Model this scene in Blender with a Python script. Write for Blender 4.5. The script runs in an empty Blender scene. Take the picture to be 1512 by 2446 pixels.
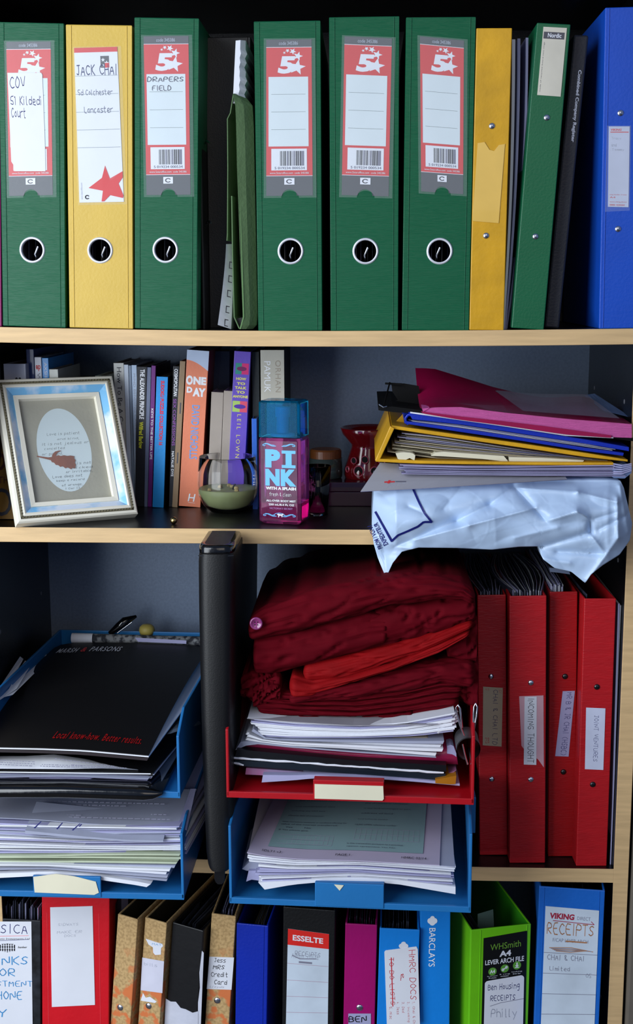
import bpy, bmesh, math, random
from mathutils import Vector, Matrix, noise
random.seed(7)
C = bpy.context.scene.collection
R = math.radians

# ---------------------------------------------------------------- camera
FPX, IW, IH = 3050.0, 1512.0, 2446.0
YAW, PIT, ROLL = R(2.3), R(10.1), R(.17)
CAM = Vector((0, -1.385, .049))
_f = Vector((-math.sin(YAW)*math.cos(PIT), math.cos(YAW)*math.cos(PIT), -math.sin(PIT)))
_r0 = Vector((math.cos(YAW), math.sin(YAW), 0)); _u0 = _r0.cross(_f)
_r = _r0*math.cos(ROLL) - _u0*math.sin(ROLL); _u = _u0*math.cos(ROLL) + _r0*math.sin(ROLL)
cd = bpy.data.cameras.new('camera'); cam = bpy.data.objects.new('camera', cd); C.objects.link(cam)
cd.sensor_fit = 'VERTICAL'; cd.sensor_height = 24; cd.lens = FPX/IH*24; cd.clip_start = .02; cd.clip_end = 30
m = Matrix.Identity(4)
for i in range(3):
    m[i][0], m[i][1], m[i][2], m[i][3] = _r[i], _u[i], -_f[i], CAM[i]
cam.matrix_world = m
bpy.context.scene.camera = cam

# ---------------------------------------------------------------- world, lights, exposure
sc = bpy.context.scene
sc.view_settings.view_transform = 'Standard'; sc.view_settings.look = 'None'
sc.view_settings.gamma = 1; sc.view_settings.use_curve_mapping = False
sc.view_settings.exposure = 0.12
w = bpy.data.worlds.new('room_light'); sc.world = w; w.use_nodes = True
w.node_tree.nodes['Background'].inputs[0].default_value = (.38, .56, 1, 1)
w.node_tree.nodes['Background'].inputs[1].default_value = .26
def area(name, loc, target, sx, sy, power, col):
    l = bpy.data.lights.new(name, 'AREA'); l.shape = 'RECTANGLE'; l.size = sx; l.size_y = sy
    l.energy = power; l.color = col
    o = bpy.data.objects.new(name, l); C.objects.link(o); o.location = loc
    o.rotation_euler = (Vector(target) - Vector(loc)).to_track_quat('-Z', 'Y').to_euler(); return o
area('window_daylight', (-1.12, -1.12, .0), (-.05, 0, -.42), 1.1, 1.6, 34, (.88, .94, 1))
area('warm_fill', (.35, -2.3, .8), (.1, 0, -.4), 1.2, 1.2, 6.5, (1, .88, .74))  # added warm fill from high in front, not a source in the room

# ---------------------------------------------------------------- helpers
def ray(x, y): return _f + _r*((x-756)/FPX) - _u*((y-1223)/FPX)
def PY(x, y, Y):
    d = ray(x, y); return CAM + d*((Y-CAM.y)/d.y)
def PZ(x, y, Z):
    d = ray(x, y); return CAM + d*((Z-CAM.z)/d.z)

def lin(c):
    return tuple((v/12.92 if v <= .04045 else ((v+.055)/1.055)**2.4) for v in c)
MATS = {}
def M(name, col, rough=.5, bump=0, bs=200, st=(1, 1, 1), var=.06, vs=18, metal=0, spec=.5, trans=0, ior=1.45, col2=None, coat=0, alpha=1, kind='noise', sheen=0):
    if name in MATS: return MATS[name]
    mt = bpy.data.materials.new(name); mt.use_nodes = True; nt = mt.node_tree; n = nt.nodes; b = n['Principled BSDF']
    c1 = lin(col); tc = n.new('ShaderNodeTexCoord')
    mp = n.new('ShaderNodeMapping'); mp.inputs['Scale'].default_value = st
    nt.links.new(tc.outputs['Object'], mp.inputs[0])
    nz = n.new('ShaderNodeTexNoise'); nz.inputs['Scale'].default_value = vs; nz.inputs['Detail'].default_value = 4
    nt.links.new(mp.outputs[0], nz.inputs[0])
    rp = n.new('ShaderNodeValToRGB')
    if col2:
        a, z = c1, lin(col2); rp.color_ramp.elements[0].position = .42; rp.color_ramp.elements[1].position = .58
    else:
        a = tuple(v*(1-var*2) for v in c1); z = tuple(min(1, v*(1+var*2)) for v in c1)
        rp.color_ramp.elements[0].position = .3; rp.color_ramp.elements[1].position = .7
    rp.color_ramp.elements[0].color = (*a, 1); rp.color_ramp.elements[1].color = (*z, 1)
    nt.links.new(nz.outputs['Fac'], rp.inputs[0]); nt.links.new(rp.outputs[0], b.inputs['Base Color'])
    b.inputs['Roughness'].default_value = rough; b.inputs['Metallic'].default_value = metal
    b.inputs['Specular IOR Level'].default_value = spec
    b.inputs['Transmission Weight'].default_value = trans; b.inputs['IOR'].default_value = ior
    b.inputs['Coat Weight'].default_value = coat; b.inputs['Alpha'].default_value = alpha
    if sheen: b.inputs['Sheen Weight'].default_value = sheen
    if bump:
        n2 = n.new('ShaderNodeTexNoise'); n2.inputs['Scale'].default_value = bs; n2.inputs['Detail'].default_value = 3
        nt.links.new(mp.outputs[0], n2.inputs[0])
        bp = n.new('ShaderNodeBump'); bp.inputs['Strength'].default_value = bump; bp.inputs['Distance'].default_value = .001
        nt.links.new(n2.outputs['Fac'], bp.inputs['Height']); nt.links.new(bp.outputs[0], b.inputs['Normal'])
    MATS[name] = mt; return mt

class MB:
    def __init__(s): s.v = []; s.f = []; s.mi = []; s.m = []
    def mat(s, m):
        if m not in s.m: s.m.append(m)
        return s.m.index(m)
    def add(s, vs, fs, m):
        o = len(s.v); k = s.mat(m); s.v += [Vector(q) for q in vs]
        for f in fs: s.f.append([o+i for i in f]); s.mi.append(k)
        return s
    def box(s, x0, x1, y0, y1, z0, z1, m, M4=None):
        vs = [Vector((x, y, z)) for z in (z0, z1) for y in (y0, y1) for x in (x0, x1)]
        if M4: vs = [M4 @ v for v in vs]
        return s.add(vs, [(0, 2, 3, 1), (4, 5, 7, 6), (0, 1, 5, 4), (2, 6, 7, 3), (0, 4, 6, 2), (1, 3, 7, 5)], m)
    def grid(s, rows, m, closed_u=False, closed_v=False):
        nv = len(rows); nu = len(rows[0]); vs = [p for r in rows for p in r]; fs = []
        for j in range(nv if closed_v else nv-1):
            for i in range(nu if closed_u else nu-1):
                j2 = (j+1) % nv; i2 = (i+1) % nu
                fs.append((j*nu+i, j*nu+i2, j2*nu+i2, j2*nu+i))
        return s.add(vs, fs, m)
    def tube(s, pts, r, m, seg=8, cap=True):
        pts = [Vector(p) for p in pts]; rows = []
        for i, p in enumerate(pts):
            d = (pts[min(i+1, len(pts)-1)] - pts[max(i-1, 0)]).normalized()
            a = d.orthogonal().normalized() if i == 0 else (rows_a - d*rows_a.dot(d)).normalized()
            rows_a = a; b = d.cross(a); rr = r[i] if isinstance(r, (list, tuple)) else r
            rows.append([p + (a*math.cos(t) + b*math.sin(t))*rr for t in [2*math.pi*k/seg for k in range(seg)]])
        s.grid(rows, m, closed_u=True)
        if cap:
            s.add(rows[0], [tuple(range(seg))[::-1]], m); s.add(rows[-1], [tuple(range(seg))], m)
        return s
    def lathe(s, prof, m, seg=48, c=(0, 0, 0), sy=1):
        rows = [[Vector((c[0]+r*math.cos(t), c[1]+r*sy*math.sin(t), c[2]+z)) for t in [2*math.pi*k/seg for k in range(seg)]] for r, z in prof]
        return s.grid(rows, m, closed_u=True)
    def prism(s, poly, h0, h1, m, fn):
        n = len(poly); vs = [fn(a, b, h0) for a, b in poly] + [fn(a, b, h1) for a, b in poly]
        fs = [tuple(range(n))[::-1], tuple(range(n, 2*n))] + [(i, (i+1) % n, n+(i+1) % n, n+i) for i in range(n)]
        return s.add(vs, fs, m)

def finish(o, bevel, smooth, seg=2):
    if smooth:
        for p in o.data.polygons: p.use_smooth = True
    if bevel:
        b = o.modifiers.new('bevel', 'BEVEL'); b.width = bevel; b.segments = seg; b.limit_method = 'ANGLE'; b.angle_limit = R(40)
def mesh_obj(name, mb, inv=None, bevel=0, smooth=False, fix=True):
    me = bpy.data.meshes.new(name)
    me.from_pydata([(inv @ v) if inv else v for v in mb.v], [], mb.f)
    for mt in mb.m: me.materials.append(mt)
    me.polygons.foreach_set('material_index', mb.mi)
    if fix:
        bm = bmesh.new(); bm.from_mesh(me); bmesh.ops.recalc_face_normals(bm, faces=bm.faces); bm.to_mesh(me); bm.free()
    me.update(); o = bpy.data.objects.new(name, me); C.objects.link(o); finish(o, bevel, smooth); return o

class T:
    """a thing: an Empty with label / category that parents its parts"""
    def __init__(s, name, label, cat, loc, rot=None, group=None):
        s.o = bpy.data.objects.new(name, None); C.objects.link(s.o); s.o.empty_display_size = .02
        s.mw = Matrix.Translation(Vector(loc)) @ (rot.to_4x4() if rot else Matrix.Identity(4))
        s.o.matrix_world = s.mw; s.inv = s.mw.inverted()
        s.o['label'] = label; s.o['category'] = cat
        if group: s.o['group'] = group
    def part(s, name, mb, world=False, parent=None, bevel=0, smooth=False, label=None, stuff=False, fix=True):
        o = mesh_obj(name, mb, s.inv if world else None, bevel, smooth, fix)
        o.parent = parent or s.o
        if label: o['label'] = label
        if stuff: o['kind'] = 'stuff'
        return o
    def loc(s, px, py, y=0):
        d = s.inv.to_3x3() @ ray(px, py); c = s.inv @ CAM
        return c + d*((y-c.y)/d.y)
def struct(name, mb, bevel=0, smooth=False):
    o = mesh_obj(name, mb, None, bevel, smooth); o['kind'] = 'structure'; return o
def single(name, mb, label, cat, group=None, bevel=0, smooth=False):
    """a thing that is one mesh; origin at its base"""
    lo = Vector([sum(v[i] for v in mb.v)/len(mb.v) for i in range(2)] + [min(v.z for v in mb.v)])
    o = mesh_obj(name, mb, Matrix.Translation(-lo), bevel, smooth); o.location = lo
    o['label'] = label; o['category'] = cat
    if group: o['group'] = group
    return o

# ---- lettering -------------------------------------------------------------
G = dict(A="02 28 42|14 34", B="02 08 37 46 35 05|35 44 43 32 02", C="47 28 06 04 22 43", D="02 08 28 46 44 22 02", E="48 08 02 42|05 35",
 F="48 08 02|05 35", G="47 28 06 04 22 43 45 25", H="08 02|48 42|05 45", I="28 22", J="18 48|38 33 22 13", K="08 02|48 05 42", L="08 02 42",
 M="02 08 24 48 42", N="02 08 42 48", O="28 06 04 22 44 46 28", P="02 08 38 47 45 05", Q="28 06 04 22 44 46 28|33 42", R="02 08 38 47 45 05 42",
 S="47 28 06 44 22 03", T="08 48|28 22", U="08 03 22 43 48", V="08 22 48", W="08 12 26 32 48", X="08 42|48 02", Y="08 25 48|25 22", Z="08 48 02 42",
 a="36 16 04 12 33|36 33 42", b="08 02 32 44 36 05", c="36 16 04 12 32", d="48 42|45 16 04 12 43", e="04 44 36 16 04 12 42", f="48 28 22|06 36",
 g="46 16 04 13 44|46 40 10", h="08 02|05 26 45 42", i="16 12|17 18", j="26 20 00|27 28", k="08 02|46 04 42", l="18 12 22", m="02 06|05 26 22|25 46 42",
 n="02 06|05 26 45 42", o="26 04 22 44 26", p="00 06|06 36 44 32 02", q="40 46 16 04 12 42", r="02 06|05 26 46", s="46 16 05 34 43 32 02", t="18 12 32|06 36",
 u="06 03 22 43|46 42", v="06 22 46", w="06 12 25 32 46", x="06 42|46 02", y="06 23|46 10", z="06 46 02 42",
 **{'0': "28 06 04 22 44 46 28", '1': "17 28 22", '2': "07 28 46 02 42", '3': "07 38 46 25 44 32 03", '4': "38 04 44|35 32", '5': "48 08 05 35 43 32 03",
 '6': "38 04 22 43 25 04", '7': "08 48 12", '8': "28 07 43 22 03 47 28", '9': "45 16 28 46 22", '&': "43 22 04 37 18 06 42", '(': "38 16 14 32",
 ')': "18 36 34 12", '.': "21 22", ',': "22 10", ':': "22 23|25 26", '/': "40 28", "'": "28 27", '-': "15 35", '!': "28 24|22 23", '~': "05 16 24 45"})
def strokes(txt):
    out = []; x = 0
    for ch in txt:
        if ch == ' ': x += 4; continue
        g = G.get(ch, G['-'])
        nar = ch in "ilI.,:'1!"
        for seg in g.split('|'):
            out.append([(x + int(q[0]) - (1 if nar else 0), int(q[1])-2) for q in seg.split()])
        x += 3.6 if nar else 5.6
    return out
def hand2d(txt, wd=.55, jit=.25):
    """handwriting as ribbons: list of 2d polygons"""
    ps = []
    for st in strokes(txt):
        st = [(a + random.uniform(-jit, jit), b + random.uniform(-jit, jit)) for a, b in st]
        if len(st) > 2:  # round the corners of the pen stroke
            q = [st[0]]
            for p0, p1 in zip(st, st[1:]): q += [(p0[0]*.72+p1[0]*.28, p0[1]*.72+p1[1]*.28), (p0[0]*.28+p1[0]*.72, p0[1]*.28+p1[1]*.72)]
            st = q + [st[-1]]
        for (a, b), (c, d) in zip(st, st[1:]):
            L = math.hypot(c-a, d-b) or 1; ux, uy = (c-a)/L, (d-b)/L; nx, ny = -uy*wd/2, ux*wd/2; e = wd*.35
            ps.append([(a-ux*e+nx, b-uy*e+ny), (a-ux*e-nx, b-uy*e-ny), (c+ux*e-nx, d+uy*e-ny), (c+ux*e+nx, d+uy*e+ny)])
    return ps
_tc = {}
def print2d(txt, bold=0, sp=1.0):
    k = (txt, bold, sp)
    if k not in _tc:
        cu = bpy.data.curves.new('tmp', 'FONT'); cu.body = txt; cu.size = 1; cu.offset = bold; cu.space_character = sp; cu.resolution_u = 3
        o = bpy.data.objects.new('tmp', cu); C.objects.link(o)
        dg = bpy.context.evaluated_depsgraph_get(); me = bpy.data.meshes.new_from_object(o.evaluated_get(dg))
        _tc[k] = [[(me.vertices[i].co.x, me.vertices[i].co.y) for i in p.vertices] for p in me.polygons]
        bpy.data.objects.remove(o); bpy.data.curves.remove(cu); bpy.data.meshes.remove(me)
    return _tc[k]

class Sheet:
    """a flat card with print; quad = tl,tr,br,bl, drawn with u,v in 0..1 (v down)"""
    def __init__(s, fn, thick=.0004, e=.000018, base=None, outline=None):
        s.fn = fn; s.mb = MB(); s.e = e; s.n = 0; s.th = thick
        if base:
            ol = outline or [(0, 0), (1, 0), (1, 1), (0, 1)]
            s.mb.prism(ol, 0, thick, base, lambda a, b, h: s.fn(a, b, h))
    def up(s): s.n += 1; return s.th + s.n*s.e
    def poly(s, pts, m, h=None):
        h = h or s.up(); s.mb.add([s.fn(a, b, h) for a, b in pts], [tuple(range(len(pts)))], m)
    def rect(s, a0, b0, a1, b1, m): s.poly([(a0, b0), (a1, b0), (a1, b1), (a0, b1)], m)
    def disc(s, a, b, ra, rb, m, n=24, a0=0, a1=2*math.pi):
        s.poly([(a+ra*math.cos(a0+(a1-a0)*k/n), b+rb*math.sin(a0+(a1-a0)*k/n)) for k in range(n)], m)
    def ring(s, a, b, ra, rb, k, m, n=24, t0=0, t1=2*math.pi):
        h = s.up()
        for i in range(n):
            t, q = t0+(t1-t0)*i/n, t0+(t1-t0)*(i+1)/n
            s.mb.add([s.fn(a+ra*f*math.cos(x), b+rb*f*math.sin(x), h) for f, x in ((1, t), (1, q), (k, q), (k, t))], [(0, 1, 2, 3)], m)
    def line(s, pts, wa, wb, m):
        h = s.up()
        for (a, b), (c, d) in zip(pts, pts[1:]):
            da, db = (c-a)/wa, (d-b)/wb; L = math.hypot(da, db) or 1; nx, ny = -db/L*wa/2, da/L*wb/2
            s.mb.add([s.fn(*p, h) for p in ((a+nx, b+ny), (a-nx, b-ny), (c-nx, d-ny), (c+nx, d+ny))], [(0, 1, 2, 3)], m)
    def text(s, txt, a0, b0, a1, b1, m, hand=False, rot=0, bold=0, wd=.55, sp=1.0, shear=0):
        """text fitted to the box a0..a1 x b0..b1; rot 90 reads downwards"""
        ps = hand2d(txt, wd) if hand else print2d(txt, bold, sp)
        if not ps: return
        if shear: ps = [[(x+shear*y, y) for x, y in p] for p in ps]
        xs = [q[0] for p in ps for q in p]; ys = [q[1] for p in ps for q in p]
        x0, x1, y0, y1 = min(xs), max(xs), min(ys), max(ys); h = s.up()
        for p in ps:
            o = []
            for x, y in p:
                t, q = (x-x0)/(x1-x0 or 1), (y-y0)/(y1-y0 or 1)
                if rot == 0: a, b = a0+(a1-a0)*t, b1-(b1-b0)*q
                elif rot == 90: a, b = a0+(a1-a0)*q, b0+(b1-b0)*t
                else: a, b = a1-(a1-a0)*q, b1-(b1-b0)*t
                o.append(s.fn(a, b, h))
            s.mb.add(o, [tuple(range(len(o)))], m)
    def star(s, a, b, ra, rb, m, rot=0, k=.42):
        s.poly([(a+ra*(1 if i % 2 == 0 else k)*math.sin(rot+i*math.pi/5), b-rb*(1 if i % 2 == 0 else k)*math.cos(rot+i*math.pi/5)) for i in range(10)], m)
def quadmap(t, q, y=-.0002, nrm=-1):
    """card on the plane y=const of thing t, corners given in photo pixels"""
    P = [t.loc(a, b, y) for a, b in q]
    def fn(u, v, h):
        p = (P[0]*(1-u)+P[1]*u)*(1-v) + (P[3]*(1-u)+P[2]*u)*v
        return Vector((p.x, p.y+nrm*h, p.z))
    return fn
def freemap(P, n):
    """card between four points tl,tr,br,bl with normal n (local coordinates)"""
    P = [Vector(p) for p in P]; n = Vector(n).normalized()
    return lambda u, v, h: (P[0]*(1-u)+P[1]*u)*(1-v) + (P[3]*(1-u)+P[2]*u)*v + n*h
# ---------------------------------------------------------------- materials
blk2 = M('black_matt', (.018, .019, .024), .7, spec=.2)
wood = M('beech', (.82, .69, .50), .45, .15, 60, (3, 40, 40), .05, 6)
blackm = M('black_laminate', (.045, .05, .06), .30, .25, 900, spec=.5, var=.1)
backm = M('grey_backboard', (.47, .53, .62), .40, .12, 700, var=.05, vs=300, metal=.15)
wallm = M('plaster', (.42, .40, .36), .8, .2, 40)
green = M('green_cover', (.015, .34, .215), .40, .55, 110, (.5, 1, 12), .03, 60, spec=.4)
green2 = M('green_board', (.03, .36, .22), .42, .3, 400, var=.03)
yellow = M('yellow_cover', (.80, .67, .28), .42, .2, 300, var=.03)
yellow2 = M('yellow_worn', (.80, .60, .08), .42, .3, 200, var=.07, vs=30)
blue = M('blue_cover', (.05, .29, .72), .42, .25, 300, var=.03)
royal = M('royal_cover', (.03, .16, .64), .4, .25, 300, var=.03)
red = M('red_cover', (.70, .08, .11), .42, .45, 120, (1, 1, 5), .04, 40)
redlab = M('label_red', (.80, .20, .22), .45, var=.02)
dkgrey = M('label_grey', (.30, .30, .33), .45, var=.02)
white = M('paper_white', (.86, .87, .90), .7, .1, 120, var=.015)
cream = M('paper_cream', (.84, .82, .72), .75, .1, 120, var=.02)
buff = M('paper_buff', (.72, .68, .58), .8, .1, 120, var=.04)
lilac = M('paper_lilac', (.62, .62, .76), .7, .1, 120, var=.04)
ink = M('ink_blue', (.08, .10, .38), .6, var=.05)
inkblk = M('ink_black', (.06, .06, .09), .6, var=.05)
pencil = M('pencil', (.48, .48, .55), .7, var=.05)
faint = M('faint_print', (.62, .64, .70), .7, var=.05)
linem = M('rule_line', (.45, .50, .50), .7, var=.02)
chrome = M('nickel', (.82, .83, .86), .22, metal=1, var=.02)
steel = M('dark_steel', (.35, .35, .38), .3, metal=1, var=.05)
blk = M('black_card', (.03, .032, .04), .45, .25, 300, var=.1)
leath = M('black_leather', (.035, .037, .045), .46, .15, 700, var=.1)
leath2 = M('register_leather', (.15, .16, .19), .5, .4, 400, var=.1)
plast = M('clear_pocket', (.9, .95, .95), .12, var=0, trans=.0, alpha=.05, coat=.3)
dwal = M('grey_wallets', (.22, .24, .30), .3, .3, 50, var=.2, vs=60)
traybl = M('tray_blue', (.12, .42, .66), .38, .1, 300, var=.02)
trayrd = M('tray_red', (.66, .05, .10), .36, .1, 300, var=.02)

# ---------------------------------------------------------------- cabinet
XL, XR, DEP, TH = -.428, .285, .28, .0168
def z1(x): return -.0001 + .0336*(x+.02)**2 if x < -.02 else .0217*(x+.02)**2*1.0
def z2(x): return -.2176 + .0029*max(0, -.035-x)
def z3(x): return -.6134 + .0143*max(0, .12-x)
Z4 = -1.003
case = T('bookcase', 'dark laminate bookcase carcass with beech front edges around all the shelves', 'bookcase', (0, .14, -1.1))
def shelf(name, zf, lay=True):
    mb = MB(); eb = MB(); n = 20
    def slab(b, y0, y1, mt, e0=0):
        rows = []
        for i in range(n+1):
            x = XL + (XR-XL)*i/n; z = zf(x)
            rows.append([(x, y0, z-e0), (x, y1, z-e0), (x, y1, z-TH+e0), (x, y0, z-TH+e0)])
        b.grid(rows, mt, closed_u=True); b.add(rows[0], [(0, 1, 2, 3)], mt); b.add(rows[-1], [(3, 2, 1, 0)], mt)
    slab(mb, .0012, DEP, blackm); slab(eb, -.0004, .0012, wood)
    o = case.part('shelf_board', mb, True); case.part('edge_strip', eb, True, parent=o, bevel=.0006, label='pale beech edging strip')
shelf('shelf_board', z1, 'upper'); shelf('shelf_board', z2, 'middle'); shelf('shelf_board', z3, 'lower'); shelf('shelf_board', lambda x: Z4, 'base')
t = case
for x0, x1, ins in ((XL-.017, XL, XL), (XR, XR+.017, XR)):
    mb = MB(); mb.box(x0, x1, .0012, DEP, -1.1, .375, blackm); sp = t.part('side_panel', mb, True)
    mb = MB(); mb.box(x0, x1, -.0004, .0012, -1.1, .375, wood); t.part('edge_strip', mb, True, parent=sp, bevel=.0006)
    s = 1 if x0 < 0 else -1
    for y in (.045, .235):
        for k in range(30):
            z = -.98 + k*.045
            if abs(z) < .01: continue
            a = MB(); a.lathe([(0, .0004), (.0022, .0004), (.0028, 0), (.0028, -.0003)], M('pin_hole', (.45, .45, .48), .4), 10)
            a.v = [Vector((ins + s*(v.z), y+v.x, z+v.y)) for v in a.v]
            if k % 2 == 0: t.part('pin_hole_rim', a, True, parent=sp)
mb = MB(); mb.box(XL, XR, DEP, DEP+.006, -1.1, -.008, backm); t.part('back_panel', mb, True)
mb = MB(); mb.box(XL, XR, DEP, DEP+.006, -.008, .375, blackm); t.part('back_panel', mb, True, label='upper back panel, blackened for shade')  # black here stands in for the shade under the top panel
mb = MB(); mb.box(XL, XR, 0, DEP, .357, .375, blackm); t.part('top_panel', mb, True)
mb = MB(); mb.box(XL, XR, .02, DEP, -1.1, Z4-TH-.0002, blackm); t.part('plinth', mb, True)
# the room behind and around
mb = MB(); mb.box(-3, 3, .32, .36, -1.1, 1.4, wallm); struct('wall_back', mb)
mb = MB(); mb.box(-3, 3, -3.2, .36, -1.14, -1.1, M('floor_carpet', (.34, .33, .33), .95, .6, 300)); struct('floor', mb)
mb = MB(); mb.box(XR+.0205, XR+.6, -.004, .32, -1.1, 1.4, M('panel_taupe', (.40, .37, .33), .8, .3, 60)); struct('wall_right', mb, bevel=.003)

# ---------------------------------------------------------------- files and binders
def frame3(bl, br, tl, Y=None, zs=None, base=None, dY=0):
    if zs is not None: B = PZ(*bl, zs(PY(bl[0], bl[1], 0).x)); Q = PZ(*br, zs(PY(br[0], br[1], 0).x)); Q.z = B.z
    else:
        B = PY(*bl, Y); Q = PY(*br, Y+dY)
        if base: B.z = base((B.x+Q.x)/2); Q.z = B.z
    U = Q-B; U.z = 0; wd = U.length; U.normalize(); K = Vector((0, 0, 1)).cross(U)
    d = ray(*tl); Tt = CAM + d*((B-CAM).dot(K)/d.dot(K)); V = Tt-B
    s = V.dot(U)/V.length
    if s > 0: B.z += wd*s; V = Tt-B
    h = V.length; z = V/h; x = K.cross(z)
    return B, Matrix((x, K, z)).transposed(), wd, h
def hole_plate(mb, x0, x1, z0, z1, y0, y1, cx, cz, r, m):
    an = sorted([2*math.pi*k/40 for k in range(40)] + [math.atan2(b-cz, a-cx) % (2*math.pi) for a in (x0, x1) for b in (z0, z1)])
    def out(t):
        c, s = math.cos(t), math.sin(t); k = min(((x1-cx)/c if c > 1e-9 else (x0-cx)/c if c < -1e-9 else 9e9), ((z1-cz)/s if s > 1e-9 else (z0-cz)/s if s < -1e-9 else 9e9))
        return cx+c*k, cz+s*k
    n = len(an); I = [(cx+r*math.cos(t), cz+r*math.sin(t)) for t in an]; O = [out(t) for t in an]
    vs = [(a, y, b) for y in (y0, y1) for L in (I, O) for a, b in L]; fs = []
    for i in range(n):
        j = (i+1) % n
        fs += [(i, j, n+j, n+i), (2*n+i, 3*n+i, 3*n+j, 2*n+j), (i, 2*n+i, 2*n+j, j), (n+i, n+j, 3*n+j, 3*n+i)]
    mb.add(vs, fs, m)
def wallets(t, wd, h, D, mats, n=14, dz=.006, y0=.012, name='papers', z0=.012, fan=.0, x0=None, x1=None, th=.0007, label=None, drop=.004):
    """thin sheets standing in a binder, one joined part"""
    mb = MB(); x0 = .004 if x0 is None else x0; x1 = wd-.004 if x1 is None else x1
    for i in range(n):
        f = (i+.5)/n; x = x0+(x1-x0)*f + random.uniform(-.3, .3)*(x1-x0)/n; top = h-drop-random.random()*dz; ys = y0+random.random()*.006
        rows = []
        for j in range(7):
            y = ys + (D-.02-ys)*j/6; xx = x + fan*(f-.5)*math.sin(j/6*3.1)*.02 + random.uniform(-.0006, .0006)
            rows.append([(xx, y, z0), (xx, y, top), (xx+th, y, top), (xx+th, y, z0)])
        m = mats[i % len(mats)]; mb.grid(rows, m, closed_u=True); mb.add(rows[0], [(0, 1, 2, 3)], m)
    return t.part(name, mb, stuff=True, label=label)
def cover(t, wd, h, D, m, th=.0024, inner=None, hole=None, part='cover'):
    mb = MB()
    if hole:
        hole_plate(mb, 0, wd, 0, h, 0, th, hole[0], hole[1], hole[2], m)
    else: mb.box(0, wd, 0, th, 0, h, m)
    for a in (0, wd-th):
        mb.box(a, a+th, th, D, 0, h, m)
    o = t.part(part, mb, bevel=.0009)
    if inner:
        mb = MB(); mb.box(th, th+.0003, th, D-.001, .001, h-.001, inner); mb.box(wd-th-.0003, wd-th, th, D-.001, .001, h-.001, inner)
        t.part('lining', mb)
    return o
def rivet(t, px, py, m=chrome, r=.0034):
    p = t.loc(px, py, 0); mb = MB(); mb.lathe([(0, .0016), (r*.5, .0014), (r*.85, .0008), (r, 0), (r, -.0005)], m, 20)
    mb.v = [Vector((p.x+v.x, -v.z, p.z+v.y)) for v in mb.v]; t.part('rivet', mb, smooth=True)
def groove(t, wd, h, xs, m):
    mb = MB()
    for x in xs: mb.tube([(x, -.0001, .001), (x, -.0001, h-.001)], .0005, m, 6)
    t.part('hinge_crease', mb, smooth=True)
def fivestar(t, q, hw=None):
    """printed label of the green files; q = corner pixels"""
    pk = Sheet(quadmap(t, [(q[0][0]-6, q[0][1]-3), (q[1][0]+9, q[1][1]-3), (q[2][0]+9, q[2][1]+5), (q[3][0]-6, q[3][1]+5)], -.0009), .00025, base=plast, outline=[(0, 0), (1, 0), (1, 1)]+[(.5+.17*math.cos(a), 1-.046*math.sin(a)) for a in [math.pi*k/10 for k in range(11)]]+[(0, 1)])
    s = Sheet(quadmap(t, q), .0003, base=dkgrey, outline=[(0, 0), (1, 0), (1, 1)]+[(.5+.16*math.cos(a), 1-.042*math.sin(a)) for a in [math.pi*k/10 for k in range(11)]]+[(0, 1)])
    s.text('code 345386', .28, .012, .70, .034, faint, bold=.01, shear=.1)
    s.rect(0, .047, 1, .872, redlab); s.rect(0, .047, 1, .050, white); s.rect(0, .869, 1, .872, white)
    s.text('5', .25, .105, .64, .215, white, bold=.05, shear=.12)
    for a, b, r, ro in ((.68, .175, .19, .2), (.70, .105, .11, .3), (.585, .075, .08, .5), (.47, .070, .05, .7), (.40, .083, .035, .9)): s.star(a, b, r, r*.27, white, ro)
    s.rect(.05, .235, .92, .68, M('label_panel', (.82, .86, .88), .6, var=.015))
    for b in (.345, .457, .57): s.rect(.11, b, .86, b+.0022, linem)
    s.rect(.11, .695, .88, .835, white)
    rnd = random.Random(3); x = .30
    while x < .80:
        ww = rnd.choice((.008, .012, .02, .028)); s.rect(x, .71, x+ww, .805, pencil if rnd.random() < .5 else dkgrey); x += ww + rnd.choice((.008, .012, .018))
    s.text('5 019234 000534', .18, .812, .83, .828, pencil)
    s.text('www.5staroffice.com  code 345386', .08, .846, .92, .858, white)
    s.rect(.39, .885, .61, .928, white); s.ring(.5, .907, .07, .0145, .6, dkgrey, t0=.6, t1=5.8)
    return s, pk
def lever_inside(t, wd, h, D, cx, cz, side=0):
    mb = MB(); mb.box(wd-.012, wd-.0105, .006, .03, cz-.05, cz+.05, steel); mb.tube([(wd*.55, .02, cz-.02), (wd*.5, .006, cz-.004), (wd*.55, .006, cz+.004)], .0012, chrome, 8)
    t.part('lever_mechanism', mb, smooth=True)
def lever_arch(label, bl, br, tl, m, hole, Y=.0, base=z1, dY=0, D=.262, group=None, name='lever_arch_file', zs=None, r=.0118, papers=10, inner=None, cover_name='cover', gv=True, htop=None):
    B, Rm, wd, h = frame3(bl, br, tl, Y, zs, base, dY)
    t = T(name, label, 'file', B, Rm, group); t.w, t.h = wd, h
    hh = None
    if hole:
        p = t.loc(hole[0], hole[1], 0); hh = (p.x, p.z, r)
    cover(t, wd, h, D, m, .0026, hole=hh, inner=inner)
    if hh:
        mb = MB(); prof = [(r-.0004, .004), (r-.0004, -.0006), (r, -.0011), (r+.0017, -.0011), (r+.0022, .0002)]
        mb.lathe(prof, M('ring_silver', (.86, .87, .90), .42, metal=.55, var=.02), 40); mb.v = [Vector((hh[0]+v.x, v.z, hh[1]+v.y)) for v in mb.v]; t.part('finger_ring', mb, smooth=True)
        lever_inside(t, wd, h, D, hh[0], hh[1])
    if gv: groove(t, wd, h, (.0055, wd-.0055), m)
    if papers: wallets(t, wd, h-.008, D-.01, [white, lilac, dwal], papers, y0=.05)
    return t

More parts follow.
